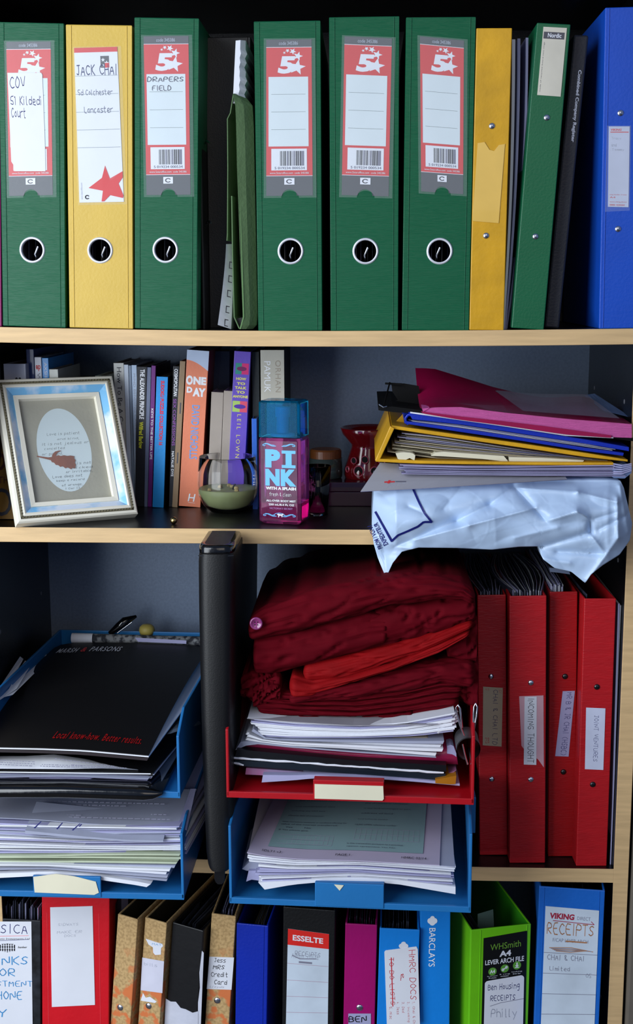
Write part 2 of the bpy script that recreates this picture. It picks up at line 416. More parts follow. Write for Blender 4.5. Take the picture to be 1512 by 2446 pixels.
# --- top shelf
GR = 'green lever arch files on the top shelf'
t = lever_arch('magenta binder edge at far left of the top shelf', (-90, 780), (4, 779), (-100, 60), M('magenta_cover', (.50, .06, .34), .45, .2, 300), None)
t = lever_arch('green lever arch file with a white handwritten slip stuck over its label', (7, 781), (157, 784), (-4, 52), green, (77, 597), group=GR)
s, pk = fivestar(t, [(15, 100), (121, 99), (126, 466), (22, 468)]); t.part('label', s.mb); t.part('label_pocket', pk.mb)
s = Sheet(quadmap(t, [(18, 174), (101, 174), (110, 409), (28, 409)], -.0010), .0003, base=white, outline=[(0, 0), (.97, 0), (1, .02), (1.0, .73), (.985, 1), (.08, 1), (.07, .94), (0, .90)])
s.text('COV', .05, .03, .50, .16, ink, True, wd=.5); s.text('51 Kildedi', .05, .23, .93, .33, ink, True, wd=.6); s.text('Court', .06, .35, .47, .46, ink, True, wd=.6)
t.part('handwritten_slip', s.mb, label='white slip with blue handwriting')
t = lever_arch('yellow lever arch file with white label and red star', (166, 785), (318, 786), (157, 58), yellow, (239, 598))
s = Sheet(quadmap(t, [(177, 115), (280, 112), (296, 482), (190, 484)]), .0004, base=white)
s.rect(0, 0, 1, .03, redlab); s.rect(.60, .055, .80, .13, dkgrey); s.star(.66, .08, .05, .014, white); s.star(.74, .10, .06, .016, white); s.star(.66, .115, .04, .01, white)
s.rect(.70, .10, .80, .13, redlab)
s.text('JACK CHAI', .04, .105, .96, .18, ink, True, wd=.65); s.text('5d Colchester', .05, .265, .85, .305, ink, True, wd=.6); s.text('Lancaster', .18, .375, .84, .42, ink, True, wd=.6)
for b in (.178, .295, .41, .525, .64): s.rect(.0, b, .98, b+.002, linem)
s.mb.add([s.fn(a, b, s.up()) for a, b in [(.61, .76), (.71, .845), (1, .80), (1, .84), (.90, .88), (1, .96), (.98, .975), (.70, .955), (.56, .995), (.50, .995), (.54, .925), (.22, .905), (.53, .84)]], [tuple(range(13))], redlab)
s.ring(.18, .965, .05, .014, .6, inkblk, t0=.6, t1=5.8); s.text('www.5staroffice.com', .04, .87, .07, .98, faint, rot=270)
t.part('label', s.mb)
s = Sheet(quadmap(t, [(174, 112), (289, 110), (303, 488), (187, 490)], -.0009), .0002, base=plast); t.part('label_pocket', s.mb)
t = lever_arch("green lever arch file with two pencilled words on its label, left of the gap", (322, 784), (470, 787), (321, 41), green, (395, 597), group=GR)
s, pk = fivestar(t, [(343, 87), (450, 86), (455, 465), (350, 466)])
s.text("DRAPERS", .06, .25, .88, .285, pencil, True, wd=.7); s.text('FIELD', .17, .305, .60, .34, pencil, True, wd=.7)
t.part('label', s.mb); t.part('label_pocket', pk.mb)
for lab, bl, br, tl, hole, q in (
  ('green lever arch file with blank label, just right of the green card wallet', (617, 787), (770, 788), (606, 51), (694, 600), [(636, 95), (744, 94), (747, 467), (636, 468)]),
  ('green lever arch file with blank label, middle of the three standing together', (790, 787), (951, 788), (786, 41), (873, 600), [(823, 87), (936, 92), (928, 469), (816, 466)]),
  ('green lever arch file with blank label, touching the yellow ring binder', (960, 787), (1120, 786), (970, 41), (1050, 600), [(1003, 87), (1108, 97), (1106, 464), (1006, 457)])):
    t = lever_arch(lab, bl, br, tl, green, hole, group=GR); s, pk = fivestar(t, q); t.part('label', s.mb); t.part('label_pocket', pk.mb)

def ring_binder(label, bl, br, tl, m, Y=0, base=None, zs=None, dY=0, D=.255, rivets=(), rm=chrome, papers=None, group=None, inner=None, n=12, th=.0022, name='ring_binder', cat='binder', rr=.0034, **kw):
    B, Rm, wd, h = frame3(bl, br, tl, Y, zs, base, dY)
    t = T(name, label, cat, B, Rm, group); t.w, t.h = wd, h
    cover(t, wd, h, D, m, th, inner)
    for p in rivets: rivet(t, *p, rm, rr)
    if papers: wallets(t, wd, h, D, papers, n, **kw)
    return t
t = ring_binder('worn yellow ring binder with an empty clear label pocket', (1121, 786), (1203, 788), (1138, 67), yellow2, base=z1, rivets=((1175, 301), (1161, 563)), papers=[white], n=8, drop=.012)
s = Sheet(quadmap(t, [(1141, 338), (1206, 344), (1191, 533), (1128, 528)]), .0005, base=M('yellow_pocket', (.86, .70, .32), .3, coat=.3, var=.04), outline=[(0, .02), (.25, 0), (.45, .09), (.62, .1), (.78, .02), (1, 0), (1, 1), (0, 1)])
t.part('label_pocket', s.mb)
t = ring_binder('green ring binder leaning right, narrow cream label at its top', (1222, 783), (1299, 786), (1283, 54), green2, base=z1, rivets=((1306, 281), (1279, 565)), papers=[white], n=8, drop=.012)
s = Sheet(quadmap(t, [(1298, 64), (1354, 67), (1339, 231), (1283, 227)]), .0004, base=M('label_buff', (.80, .78, .72), .6))
s.rect(.04, .07, .93, .17, dkgrey); s.text('Nordic', .22, .085, .80, .15, white, bold=.02); s.text('made of recycled board two rings', .07, .22, .13, .95, dkgrey, rot=270)
t.part('label', s.mb)
t = ring_binder('large blue ring binder with clear pocket label at right end of top shelf', (1431, 783), (1516, 783), (1446, 18), blue, base=z1, rivets=((1482, 270), (1476, 547)), papers=[white, dwal], n=10, drop=.012)
s = Sheet(quadmap(t, [(1454, 302), (1504, 302), (1501, 495), (1452, 494)]), .0004, base=M('label_pale', (.74, .76, .84), .6))
s.text('VIKING', .10, .028, .62, .055, redlab, bold=.03, shear=.2); s.rect(.08, .065, .95, .075, redlab)
s.text('Tracy', .14, .13, .60, .17, faint, True); s.text('and', .14, .21, .38, .25, faint, True); s.text('Tommy', .16, .27, .75, .31, faint, True)
s.text('ring binder 2 hole', .08, .84, .9, .855, redlab); s.text('A4', .08, .87, .35, .89, redlab); s.text('www.viking.direct', .08, .93, .9, .945, redlab); s.text('0800 424444', .08, .965, .8, .985, redlab)
t.part('label', s.mb)
s = Sheet(quadmap(t, [(1450, 300), (1507, 300), (1504, 503), (1445, 506)], -.0009), .0002, base=plast); t.part('label_pocket', s.mb)
groove(t, t.w, t.h, (.004,), blue)
# black company register
B, Rm, wd, h = frame3((1301, 785), (1341, 785), (1371, 82), .02, None, z1)
t = T('register_book', 'black leather-grain register with white lettering down its leaning spine', 'book', B, Rm)
mb = MB(); mb.box(0, .0155, 0, .24, 0, h, leath2); t.part('cover', mb, bevel=.002)
s = Sheet(lambda u, v, hh: Vector((.0095+(u-.5)*.0045, -hh, h-(.035+v*.073))), .0001)
s.text('Combined Company Register', 0, 0, 1, 1, white, rot=90, bold=.035); t.part('title', s.mb)
# loose papers between the yellow and green binders
for k, (x0, x1, xb, yt, m, lab) in enumerate(((1223, 1231, 1199, 94, white, 'white sheets leaning beside the yellow ring binder'), (1236, 1243, 1204, 92, lilac, 'lilac document wallet between the yellow and green binders'), (1256, 1262, 1208, 90, lilac, 'thin pale folder touching the leaning green binder'))):
    rows = []; Yp = .012+.006*k
    for j in range(13):
        f = j/12; y = yt + (784-yt)*f; xx = x0 + (xb-x0)*(f**2.2)
        a, b = PY(xx, y, Yp), PY(xx+(x1-x0)*(1-.35*f), y, Yp)
        if j == 12: a.z = b.z = z1(a.x)+.0002
        rows.append([a, b, b+Vector((0, .22, 0)), a+Vector((0, .22, 0))])
    mb = MB(); mb.grid(rows, m, closed_u=True); mb.add(rows[0], [(0, 1, 2, 3)], m); mb.add(rows[-1], [(0, 1, 2, 3)], m)
    single('paper_wallet', mb, lab, 'papers', 'papers between the top shelf binders')
# black textured binder set back, and the green card wallet
B, Rm, wd, h = frame3((480, 786), (580, 786), (494, 88), .03, None, z1)
t = T('box_file', 'black leather-grain binder set back beside the file with pencilled label', 'file', Vector((PY(484, 786, .03).x, .03, z1(-.16))), None)
mb = MB(); mb.box(0, .0026, 0, .22, 0, .315, leath); mb.box(.0026, .05, .045, .048, 0, .315, leath); mb.box(.050, .0526, .045, .22, 0, .315, leath)
t.part('cover', mb, bevel=.0008)
for z, y in ((.20, .02), (.115, .02)):
    mb = MB(); mb.tube([(.004, y, z), (.006, y-.006, z+.003), (.010, y-.008, z)], .0012, chrome, 8); t.part('ring', mb, smooth=True)
olive = M('olive_card', (.36, .47, .31), .75, .5, 250, var=.05)
t = T('card_wallet', 'tall olive green card wallet standing open at its folded edge', 'folder', Vector((PY(580, 786, .0).x, 0, z1(-.13))), None)
def flat(pxs, Y, th, m, mb=None):
    mb = mb or MB(); a = [PY(x, y, Y) for x, y in pxs]; b = [v+Vector((0, th, 0)) for v in a]; n = len(a)
    mb.add(a+b, [tuple(range(n))[::-1], tuple(range(n, 2*n))] + [(i, (i+1) % n, n+(i+1) % n, n+i) for i in range(n)], m); return mb
def sweepz(rows_px, depth, m, th):
    """vertical sheet: front edge polyline in px at (x,y,Y), running back by depth"""
    rows = []
    for x, y, Y in rows_px:
        p = PY(x, y, Y); rows.append([p, p+Vector((th, 0, 0)), p+Vector((th+depth[0], depth[1], 0)), p+Vector((depth[0], depth[1], 0))])
    mb = MB(); mb.grid(rows, m, closed_u=True); mb.add(rows[0], [(0, 1, 2, 3)], m); mb.add(rows[-1], [(0, 1, 2, 3)], m); return mb
# right leaf: broad face turned to the room
rows = []
for yt, xl, xr in ((224, 556, 565), (236, 558, 590), (252, 562, 603), (300, 564, 606), (400, 566, 608), (600, 573, 612), (755, 580, 615), (776, 578, 613), (786, 572, 604)):
    a = PY(xl, yt, -.003); b = PY(xr, yt, .010); c = b + Vector((0, .18, 0)); rows.append([a, a.lerp(b, .5)+Vector((.0, -.002, 0)), b, c, c-Vector((.001, 0, 0)), b-Vector((.0012, -.001, 0)), a+Vector((0, .0012, 0))])
mb = MB(); mb.grid(rows, olive, closed_u=True); t.part('front_leaf', mb, True, smooth=False)
rows = []
for y, x in ((283, 543), (276, 549), (240, 553), (226, 556)): rows.append((x, y, .006))
mb = sweepz([(556, 226, 0), (553, 245, .002), (549, 270, .004), (542, 284, .004), (543, 400, .006), (542, 560, .008), (541, 575, .008)], (.03, .2), olive, .0009); t.part('back_leaf', mb, True)
mb = sweepz([(552, 468, -.001), (554, 600, -.001), (558, 757, -.001), (570, 785, -.001)], (.012, .18), olive, .0011); t.part('gusset', mb, True)
mb = sweepz([(569, 455, -.002), (574, 560, -.002), (580, 757, -.003), (572, 786, -.003)], (.012, .18), M('olive_light', (.38, .52, .32), .7, .4, 250), .0014); t.part('gusset_fold', mb, True)
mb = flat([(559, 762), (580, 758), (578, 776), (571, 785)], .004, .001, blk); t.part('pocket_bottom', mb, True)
mb = MB(); rows = []
for j in range(15):
    f = j/14; y = 97+150*f; jag = (0, 4, -1, 3, -2, 2, -3, 1)[j % 8] if j > 1 else -1
    a, b = PY(563-7*f, y, .004), PY(588+jag-3*f, y, .01); rows.append([a, a.lerp(b, .5)+Vector((0, -.003, 0)), b, b+Vector((0, .16, 0)), a+Vector((0, .16, 0))])
mb.grid(rows, white, closed_u=True); mb.add(rows[0], [(0, 1, 2, 3, 4)], white); mb.add(rows[-1], [(0, 1, 2, 3, 4)], white)
single('paper_sheaf', mb, 'rolled white papers sticking up out of the green card wallet', 'papers')
mb = MB(); rows = []; mk = []
for j in range(13):
    f = j/12; y = 583+(776-583)*f; xl = 540-20*f**1.4; a, b = PY(xl, y, .002), PY(xl+16+16*f, y+(9*f), .012)
    if j == 12: a.z = max(a.z, z1(-.15)+.0015); b.z = z1(-.15)+.001
    rows.append([a, b, b+Vector((.004, .19, 0)), a+Vector((.004, .19, 0))])
mb.grid(rows, white, closed_u=True); mb.add(rows[0], [(0, 1, 2, 3)], white); mb.add(rows[-1], [(0, 1, 2, 3)], white)
t = T('comb_bound_booklet', 'white comb-bound booklet bulging beside the green card wallet', 'booklet', Vector((PY(540, 786, 0).x, 0.01, z1(-.15))), None)
t.part('cover', mb, True)
for y in (632, 665, 700, 738, 770):
    x = 541-((y-583)/193)**1.4*14+8; mb = flat([(x, y-8), (x+9, y-6), (x+9, y-4), (x+2, y-5), (x+1, y+7), (x+8, y+9), (x+8, y+11), (x-1, y+9)], -.004, .0006, inkblk)
    mb.v = [v+Vector((0, .004, 0)) for v in mb.v]; t.part('binding_tooth', mb, True)
# ---------------------------------------------------------------- shelf with books, frame and bottles
def vb(x, y, yb): return x + (807-x)*(yb-y)/17000
pagem = M('page_block', (.72, .69, .62), .85, .7, 300, (30, 1, 1), .08, 60)
def book(label, tl, xr, bx, col, Y=.137, dep=.115, yb=1211, rough=.4, group=None, spine=None, name='book', pages=True, bev=.0007, m=None, coverm=None, zb=None):
    m = m or M('cover_%02d%02d%02d' % tuple(int(c*99) for c in col), col, rough, .15, 300, coat=.2, var=.05)
    bx = bx if bx is not None else vb(tl[0], tl[1], yb)
    w_px = (xr-tl[0])
    B, Rm, wd, h = frame3((bx, yb), (bx+w_px*.99, yb), tl, Y, None, zb or (lambda x: z2(x)))
    t = T(name, label, 'book', B, Rm, group); t.w, t.h = wd, h; cth = min(.0009, wd*.14)
    mb = MB(); mb.box(0, wd, 0, cth, 0, h, m); t.part('spine', mb, bevel=bev)
    mb = MB()
    for a in (0, wd-cth): mb.box(a, a+cth, cth, dep, 0, h, coverm or m)
    t.part('covers', mb)
    mb = MB(); mb.box(cth, wd-cth, cth, dep-.002, .0015, h-.0015, pagem); t.part('page_block', mb)
    return t
def title(t, txt, v0, v1, m, u0=.22, u1=.78, bold=.0, rot=90, hand=False, y=-.0001, name='title', shear=0, sp=1.0):
    s = Sheet(lambda u, v, h: Vector((u*t.w, y-h, t.h*(1-v))), .00005)
    s.text(txt, u0, v0, u1, v1, m, rot=rot, bold=bold, hand=hand, shear=shear, sp=sp); return t.part(name, s.mb)
def spine_sheet(t): return Sheet(lambda u, v, h: Vector((u*t.w, -.0001-h, t.h*(1-v))), .00005)
txtw = M('print_white', (.92, .93, .95), .5, var=0); txtk = M('print_dark', (.14, .15, .2), .5, var=0)
# left group, tops seen over the photo frame
t = book('fat white book with black quotation marks, behind the frame at far left', (8, 869), 60, None, (.78, .80, .88), .10, .12)
title(t, ',,', .09, .16, txtk, .5, .8, rot=0, bold=.04)
s = spine_sheet(t); s.poly([(.35, .165), (.65, .15), (.98, .12), (.7, .19)], txtk); t.part('print', s.mb)
t = book('tall navy blue book behind the photo frame', (62, 834), 80, None, (.16, .25, .50), .115, .15); title(t, 'NC', .19, .22, redlab, .2, .9, rot=0, bold=.03)
t = book('narrow white book titled Why, beside the tall navy one', (82, 853), 98, None, (.80, .81, .86), .10, .11)
title(t, 'ep', .05, .09, redlab, .15, .85, rot=0, bold=.03); title(t, 'Why', .10, .2, M('grey_print', (.4, .42, .48), .5), .2, .75)
t = book('bright light blue paperback behind the photo frame', (100, 855), 115, None, (.15, .55, .85), .10, .13); title(t, 'AXSHEM', .03, .17, txtw, .3, .75)
t = book('low cream book with dark letter O behind the frame', (117, 882), 138, None, (.76, .77, .74), .10, .115); title(t, 'O', .06, .10, txtk, .3, .75, bold=.03)
t = book('small pale box-like paperback just above the frame corner', (227, 898), 254, None, (.78, .82, .78), .142, .10)
t = book('dark flat book lying level behind the photo frame', (140, 908), 226, 150, (.10, .13, .18), .15, .10)
# row right of the frame
t = book('white paperback spine titled How To Be A Comic beside the frame', (271, 867), 295, 284, (.80, .80, .78), .145); title(t, 'How To Be A Cook', .03, .50, txtk, .3, .75)
t = book('slim white paperback, second in the row right of the frame', (296, 871), 306, None, (.78, .82, .88), .142)
t = book('slim grey pamphlet between the two white paperbacks', (307, 873), 313, None, (.50, .56, .64), .142)
t = book('pale blue paperback left of the black book with yellow lettering', (314, 872), 326, None, (.70, .78, .88), .14); title(t, 'MIND BENDING CASES', .06, .45, faint, .3, .7)
t = book('black paperback spine with bold white and yellow lettering', (327, 875), 351, 322, (.06, .07, .11), .137, yb=1212)
title(t, 'THE ALEXANDER PRINCIPLE', .02, .37, txtw, .32, .78, bold=.035); title(t, 'Wilfred Barlow', .39, .58, M('print_yellow', (.85, .85, .10), .5), .30, .72, bold=.03)
t = book('thin white and navy booklet left of the purple book', (352, 877), 361, 343, (.40, .44, .55), .137)
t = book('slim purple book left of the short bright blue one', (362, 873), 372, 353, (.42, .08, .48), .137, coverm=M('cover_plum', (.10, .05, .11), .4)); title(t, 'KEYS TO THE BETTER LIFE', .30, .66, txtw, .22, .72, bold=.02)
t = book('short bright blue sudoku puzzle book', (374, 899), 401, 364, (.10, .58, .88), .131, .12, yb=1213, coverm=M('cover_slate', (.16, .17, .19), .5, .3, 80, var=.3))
title(t, 'SUDOKU PUZZLES COLLECTION 16', .03, .52, M('print_red', (.85, .12, .25), .5), .38, .72, bold=.05)
t = book('black paperback spine with white and mauve lettering', (414, 874), 428, 403, (.07, .08, .11), .137, coverm=blk)
title(t, 'COSMOPOLITAN', .02, .21, txtw, .2, .8, bold=.03); title(t, 'SEX CONFESSIONS', .23, .56, M('print_mauve', (.62, .32, .72), .5), .2, .7); title(t, 'NATALIE DYE', .60, .78, txtw, .22, .62, bold=.02)
t = book('thin tan stapled booklet left of the fat orange paperback', (430, 862), 443, 411, (.58, .48, .36), .134, .11, yb=1212)
for v in (.28, .62):
    s = spine_sheet(t); s.rect(.42, v, .62, v+.075, steel); t.part('staple', s.mb)
orange = M('cover_orange', (.90, .52, .38), .4, .15, 300, coat=.2, var=.03)
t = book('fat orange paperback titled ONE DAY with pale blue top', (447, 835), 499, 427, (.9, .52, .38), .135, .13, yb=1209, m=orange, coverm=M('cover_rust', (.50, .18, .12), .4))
s = spine_sheet(t)
s.poly([(0, 0), (1, 0), (1, .125)]+[(1-k/8, .125-.062*math.sin(k/8*1.57)) for k in range(1, 9)], M('cover_sky', (.72, .78, .88), .4))
s.text('O', .03, .16, .34, .22, txtw, bold=.06); s.text('NE', .36, .165, .95, .215, txtw, bold=.06); s.text('D', .08, .232, .34, .27, txtw, bold=.06); s.text('AY', .36, .235, .95, .29, txtw, bold=.06)
s.text('DAVID NICHOLLS', .36, .345, .72, .69, M('print_sky', (.42, .62, .88), .5), rot=90, bold=.015)
s.text('H', .40, .915, .75, .965, txtw, bold=.01, shear=.15); s.rect(.42, .972, .74, .974, txtw); t.part('print', s.mb)
for k, (x, xr, y, bx) in enumerate(((505, 534, 936, 494), (535, 560, 933, 524))):
    t = book(('grey-beige page edges of a paperback shelved backwards beside the orange one', 'second backwards paperback, touching the purple book')[k], (x, y), xr, bx, (.66, .62, .58), .14, .12, rough=.9, group='paperbacks shelved with their pages outward')
t = book('dark blue picture book set far back behind the backwards paperbacks', (503, 838), 548, 503, (.10, .14, .25), .20, .075)
t = book('purple paperback titled How to Talk to Anyone', (560, 838), 599, 541, (.40, .30, .74), .138, .125, yb=1209)
s = spine_sheet(t); yl = M('print_lemon', (.86, .84, .45), .5)
for i, (a, b) in enumerate((('HOW', .165), ('TO', .195), ('TALK', .222), ('TO', .25), ('ANYONE', .278))): w_ = .16+.05*len(a); s.text(a, .5-w_, b, .5+w_, b+.017, yl, bold=.05)
s.rect(.12, .075, .5, .145, M('pop_teal', (.15, .55, .50), .5)); s.rect(.5, .075, .92, .145, M('pop_pink', (.82, .15, .45), .5)); s.disc(.5, .11, .3, .014, M('pop_plum', (.45, .08, .35), .5))
s.rect(.05, .315, .5, .385, M('pop_lime', (.65, .78, .40), .5)); s.rect(.5, .315, .95, .385, M('pop_pink2', (.85, .30, .42), .5)); s.disc(.5, .35, .36, .014, M('pop_violet', (.30, .15, .62), .5))
s.text('L E I L   L O W N D E S', .38, .40, .62, .78, yl, rot=90); t.part('print', s.mb)
t = book('dark green hardback right of the purple paperback', (601, 840), 619, None, (.05, .10, .11), .15)
t = book('small blue booklet in front of the dark green hardback', (601, 1000), 613, None, (.15, .40, .80), .125, .06); title(t, 'THE', .6, .75, txtw, .2, .7)
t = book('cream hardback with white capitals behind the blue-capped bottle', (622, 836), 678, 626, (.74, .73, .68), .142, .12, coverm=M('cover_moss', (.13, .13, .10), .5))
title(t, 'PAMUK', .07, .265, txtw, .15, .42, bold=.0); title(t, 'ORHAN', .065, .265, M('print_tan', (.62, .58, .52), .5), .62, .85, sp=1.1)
t = T('book', 'mustard yellow book with large dark capitals at far left behind the frame', 'book', PY(-20, 1255, .03))
must = M('cover_mustard', (.50, .36, .07), .5, .3, 100)
q = [PY(-80, 1020, .10), PY(36, 1010, .10), PY(36, 1235, .045), PY(-80, 1262, .045)]; q[2].z = q[3].z = z2(-.4)+.001
mb = MB(); n_ = Vector((0, .012, 0)); mb.add(q+[p+n_ for p in q], [(0, 1, 2, 3), (7, 6, 5, 4), (0, 4, 5, 1), (1, 5, 6, 2), (2, 6, 7, 3), (3, 7, 4, 0)], must); t.part('cover', mb, True)
s = Sheet(freemap(q, (0, -1, 0)), .0003); 
s.text('D', .50, .30, .82, .50, M('print_maroon', (.28, .08, .05), .5), bold=.01); s.text('TH', .66, .56, .86, .63, M('print_maroon', (.28, .08, .05), .5)); s.text('O', .52, .68, .93, .97, txtk); t.part('print', s.mb, True)

# photo frame
yaw, lean, FW, FH = .495, .5, .139, .1745
U = Vector((math.cos(yaw), math.sin(yaw), 0)); K = Vector((-math.sin(yaw), math.cos(yaw), 0)); V = Vector((0, 0, 1))*math.cos(lean) + K*math.sin(lean)
t = T('photo_frame', 'cream and sky blue photo frame holding an oval verse card', 'photo frame', (-.3855, -.0133, z2(-.38)+.0068), Matrix((U, V.cross(U), V)).transposed())
fcream = M('frame_cream', (.94, .92, .85), .45, .1, 60, var=.02); fblue = M('frame_sky', (.50, .76, .93), .5, .1, 80, (1, 1, 1), col2=(.88, .92, .97), vs=30)
def ringloft(prof, m):
    mb = MB(); rows = []
    for d, y in prof: rows.append([Vector((d, y, d)), Vector((FW-d, y, d)), Vector((FW-d, y, FH-d)), Vector((d, y, FH-d))])
    mb.grid(rows, m, closed_u=True); return mb
t.part('outer_moulding', ringloft([(.003, .014), (0, .014), (0, .001), (.0015, -.001), (.0042, -.0015), (.0045, .0)], fcream))
t.part('painted_moulding', ringloft([(.0112, -.0012), (.0185, .0040), (.0188, .0046)], fblue))
t.part('middle_moulding', ringloft([(.0072, .001), (.0074, -.0015), (.0095, -.0022), (.0112, -.0012), (.0112, .002)], fcream))
t.part('inner_lip', ringloft([(.0188, .0046), (.0192, .0030), (.0240, .0034), (.0250, .009)], fcream))
gold = M('tarnished_silver', (.62, .60, .50), .3, metal=.9, var=.2)
mb = MB(); c = .0058
for (x0, z0, x1, z1_) in ((c, c, FW-c, c), (FW-c, c, FW-c, FH-c), (FW-c, FH-c, c, FH-c), (c, FH-c, c, c)):
    L = math.hypot(x1-x0, z1_-z0); n = int(L/.0034); dx, dz = (x1-x0)/L, (z1_-z0)/L
    for k in range(n):
        cx, cz = x0+dx*(k+.5)*L/n, z0+dz*(k+.5)*L/n; a = .0016; ex, ez = (dx*.8-dz*.6)*a, (dz*.8+dx*.6)*a; fx, fz = -ez*.55, ex*.55
        mb.add([(cx-ex, -.0016, cz-ez), (cx+fx, -.0020, cz+fz), (cx+ex, -.0016, cz+ez), (cx-fx, -.0020, cz-fz), (cx, -.0036, cz)] , [(0, 1, 4), (1, 2, 4), (2, 3, 4), (3, 0, 4)], gold)
    mb.box(min(x0, x1)-.0012, max(x0, x1)+.0012, -.0014, .001, min(z0, z1_)-.0012, max(z0, z1_)+.0012, M('bead_shadow', (.50, .47, .38), .6))
t.part('rope_beading', mb, label='silvery rope beading')
mb = MB(); mb.box(.0235, FW-.0235, .0085, .0125, .0235, FH-.0235, M('mat_taupe', (.60, .59, .52), .8, .3, 300)); t.part('mat_board', mb)
s = Sheet(lambda u, v, h: Vector((.0235+u*(FW-.047), .0085-h, FH-.0235-v*(FH-.047))), .0001)
ovm = M('oval_paper', (.80, .86, .87), .7, .05, 100, var=.01); s.disc(.49, .50, .34, .405, ovm, 48)
for tx, a, b, c_, d in (('Love is patient', .30, .33, .72, .365), ('and kind,', .42, .385, .70, .412), ('It is not jealous or', .22, .425, .82, .46), ('conceited', .24, .47, .50, .495), ('or proud,', .20, .52, .46, .552),
                       ('is not', .62, .625, .80, .652), ('wicked', .56, .67, .81, .692), ('or irritable,', .46, .705, .80, .735), ('Love does not', .28, .742, .66, .77), ('keep a record', .32, .785, .68, .81), ('of wrongs.', .38, .83, .64, .858), ('1 Cor 13', .42, .866, .60, .885)):
    s.text(tx, a, b, c_, d, M('pen_grey', (.22, .25, .26), .6, var=0), True, wd=.55, shear=.2)
t.part('verse_card', s.mb, label='white oval card with handwritten verse')
s = Sheet(lambda u, v, h: Vector((.0235+u*(FW-.047), .0078-h, FH-.0235-v*(FH-.047))), .0002, base=M('pressed_leaf', (.52, .25, .12), .7, .5, 200, var=.12),
   outline=[(.13, .545), (.27, .568), (.315, .566), (.325, .545), (.345, .528), (.37, .515), (.42, .508), (.45, .512), (.40, .525), (.375, .545), (.37, .56), (.40, .552), (.43, .562), (.47, .556), (.51, .565), (.55, .563), (.60, .572), (.59, .59), (.605, .61), (.59, .635), (.60, .655), (.58, .69), (.55, .682), (.53, .695), (.49, .675), (.46, .682), (.43, .66), (.40, .665), (.375, .645), (.35, .645), (.33, .62), (.305, .615), (.295, .595), (.13, .555)])
t.part('pressed_leaf', s.mb, label='brown pressed leaf')
mb = MB(); mb.box(.0235, FW-.0235, .0062, .0066, .0235, FH-.0235, M('pane_glass', (1, 1, 1), .03, alpha=.05, var=0)); t.part('glass_pane', mb)
mb = MB(); mb.box(.035, FW-.035, .0142, .0155, .02, FH-.02, blk); t.part('backing', mb)
a = V.cross(U)
t2 = t.inv.to_3x3() @ Vector((0, 0, -1)); mb = MB()
p0 = Vector((FW/2, .0155, FH*.62)); d = t2.normalized(); L = (FH*.62*math.cos(lean)-.0155*math.sin(lean))*.97+.003
mb.add([p0+Vector((-.02, 0, 0)), p0+Vector((.02, 0, 0)), p0+Vector((.025, 0, 0))+d*L, p0+Vector((-.025, 0, 0))+d*L], [(0, 1, 2, 3)], blk); t.part('strut', mb)

# glass candle, body mist, and the small things behind
glass = M('clear_glass', (1, 1, 1), .02, trans=1, ior=1.32, var=0)
cx = PY(545, 1228, .11); zr = PY(545, 1091, .11).z - z2(0)
t = T('glass_candle', 'round clear glass with pale green half-burnt candle wax', 'candle', (cx.x, .11, z2(cx.x)))
k = .0362
out = [(0, 0), (.016, 0), (.021, .001), (.029, .008), (.0345, .02), (k, .034), (.0352, .048), (.0335, zr)]
inn = [(.0322, zr), (.0338, .048), (k-.0014, .034), (.0332, .021), (.028, .0105), (.02, .004), (0, .003)]
mb = MB(); mb.lathe(out+[(.0329, zr+.0006)]+inn, glass, 56); t.part('glass', mb, smooth=True)
wax = M('wax_green', (.56, .60, .42), .45, .3, 40, var=.04)
mb = MB(); rows = []
prof = [(0, .0031), (.02, .0041), (.0279, .0106), (.0331, .0211), (.0346, .028), (.034, .0288), (.026, .0275), (.014, .0268), (0, .0265)]
for r_, z_ in prof: rows.append([Vector((r_*math.cos(a), r_*math.sin(a), z_+(.0014*noise.noise(Vector((r_*90*math.cos(a), r_*90*math.sin(a), 0))) if z_ > .025 and r_ < .034 else 0))) for a in [2*math.pi*j/48 for j in range(48)]])
mb.grid(rows, wax, closed_u=True); t.part('wax', mb, smooth=True)
mb = MB(); mb.tube([(.006, .0, .026), (.0065, 0, .030), (.009, .001, .033)], .0009, blk, 6); t.part('wick', mb)
mb = MB()
for j in range(7):
    a = random.random()*6.28; r_ = .010+random.random()*.016; mb.lathe([(0, -.002), (.003, -.001), (.0022, .0015), (0, .002)], M('wax_crumb', (.68, .62, .42), .5, var=.2), 7, (r_*math.cos(a), r_*math.sin(a), .0287))
t.part('wax_crumbs', mb, smooth=False)
s = Sheet(lambda u, v, h: Vector((-.012+u*.018, -.0330-h, .016-v*.006)), .0001)

teal = M('cap_teal', (.10, .66, .84), .04, trans=.9, ior=1.12, var=0); pinkp = M('bottle_pink', (.80, .36, .66), .03, trans=.9, ior=1.25, var=0); liq = M('liquid_pink', (.80, .10, .52), .03, trans=.8, ior=1.33, var=0)
B0 = PZ(618, 1250, z2(-.1)); ph = R(-13)
t = T('body_mist_bottle', 'square pink body mist bottle with transparent blue cap and big blue letters', 'bottle', B0, Matrix.Rotation(ph, 3, 'Z'))
BW, BD = .0492, .040; hb = PY(670, 1044, B0.y).z-B0.z; hc = PY(670, 957, B0.y).z-B0.z
def octa(x0, x1, y0, y1, c): return [(x0+c, y0), (x1-c, y0), (x1, y0+c), (x1, y1-c), (x1-c, y1), (x0+c, y1), (x0, y1-c), (x0, y0+c)]
def lofto(secs, m, caps=True):
    mb = MB(); rows = [[Vector((x, y, z)) for x, y in octa(*q)] for z, q in secs]; mb.grid(rows, m, closed_u=True)
    if caps: mb.add(rows[0], [tuple(range(8))[::-1]], m); mb.add(rows[-1], [tuple(range(8))], m)
    return mb
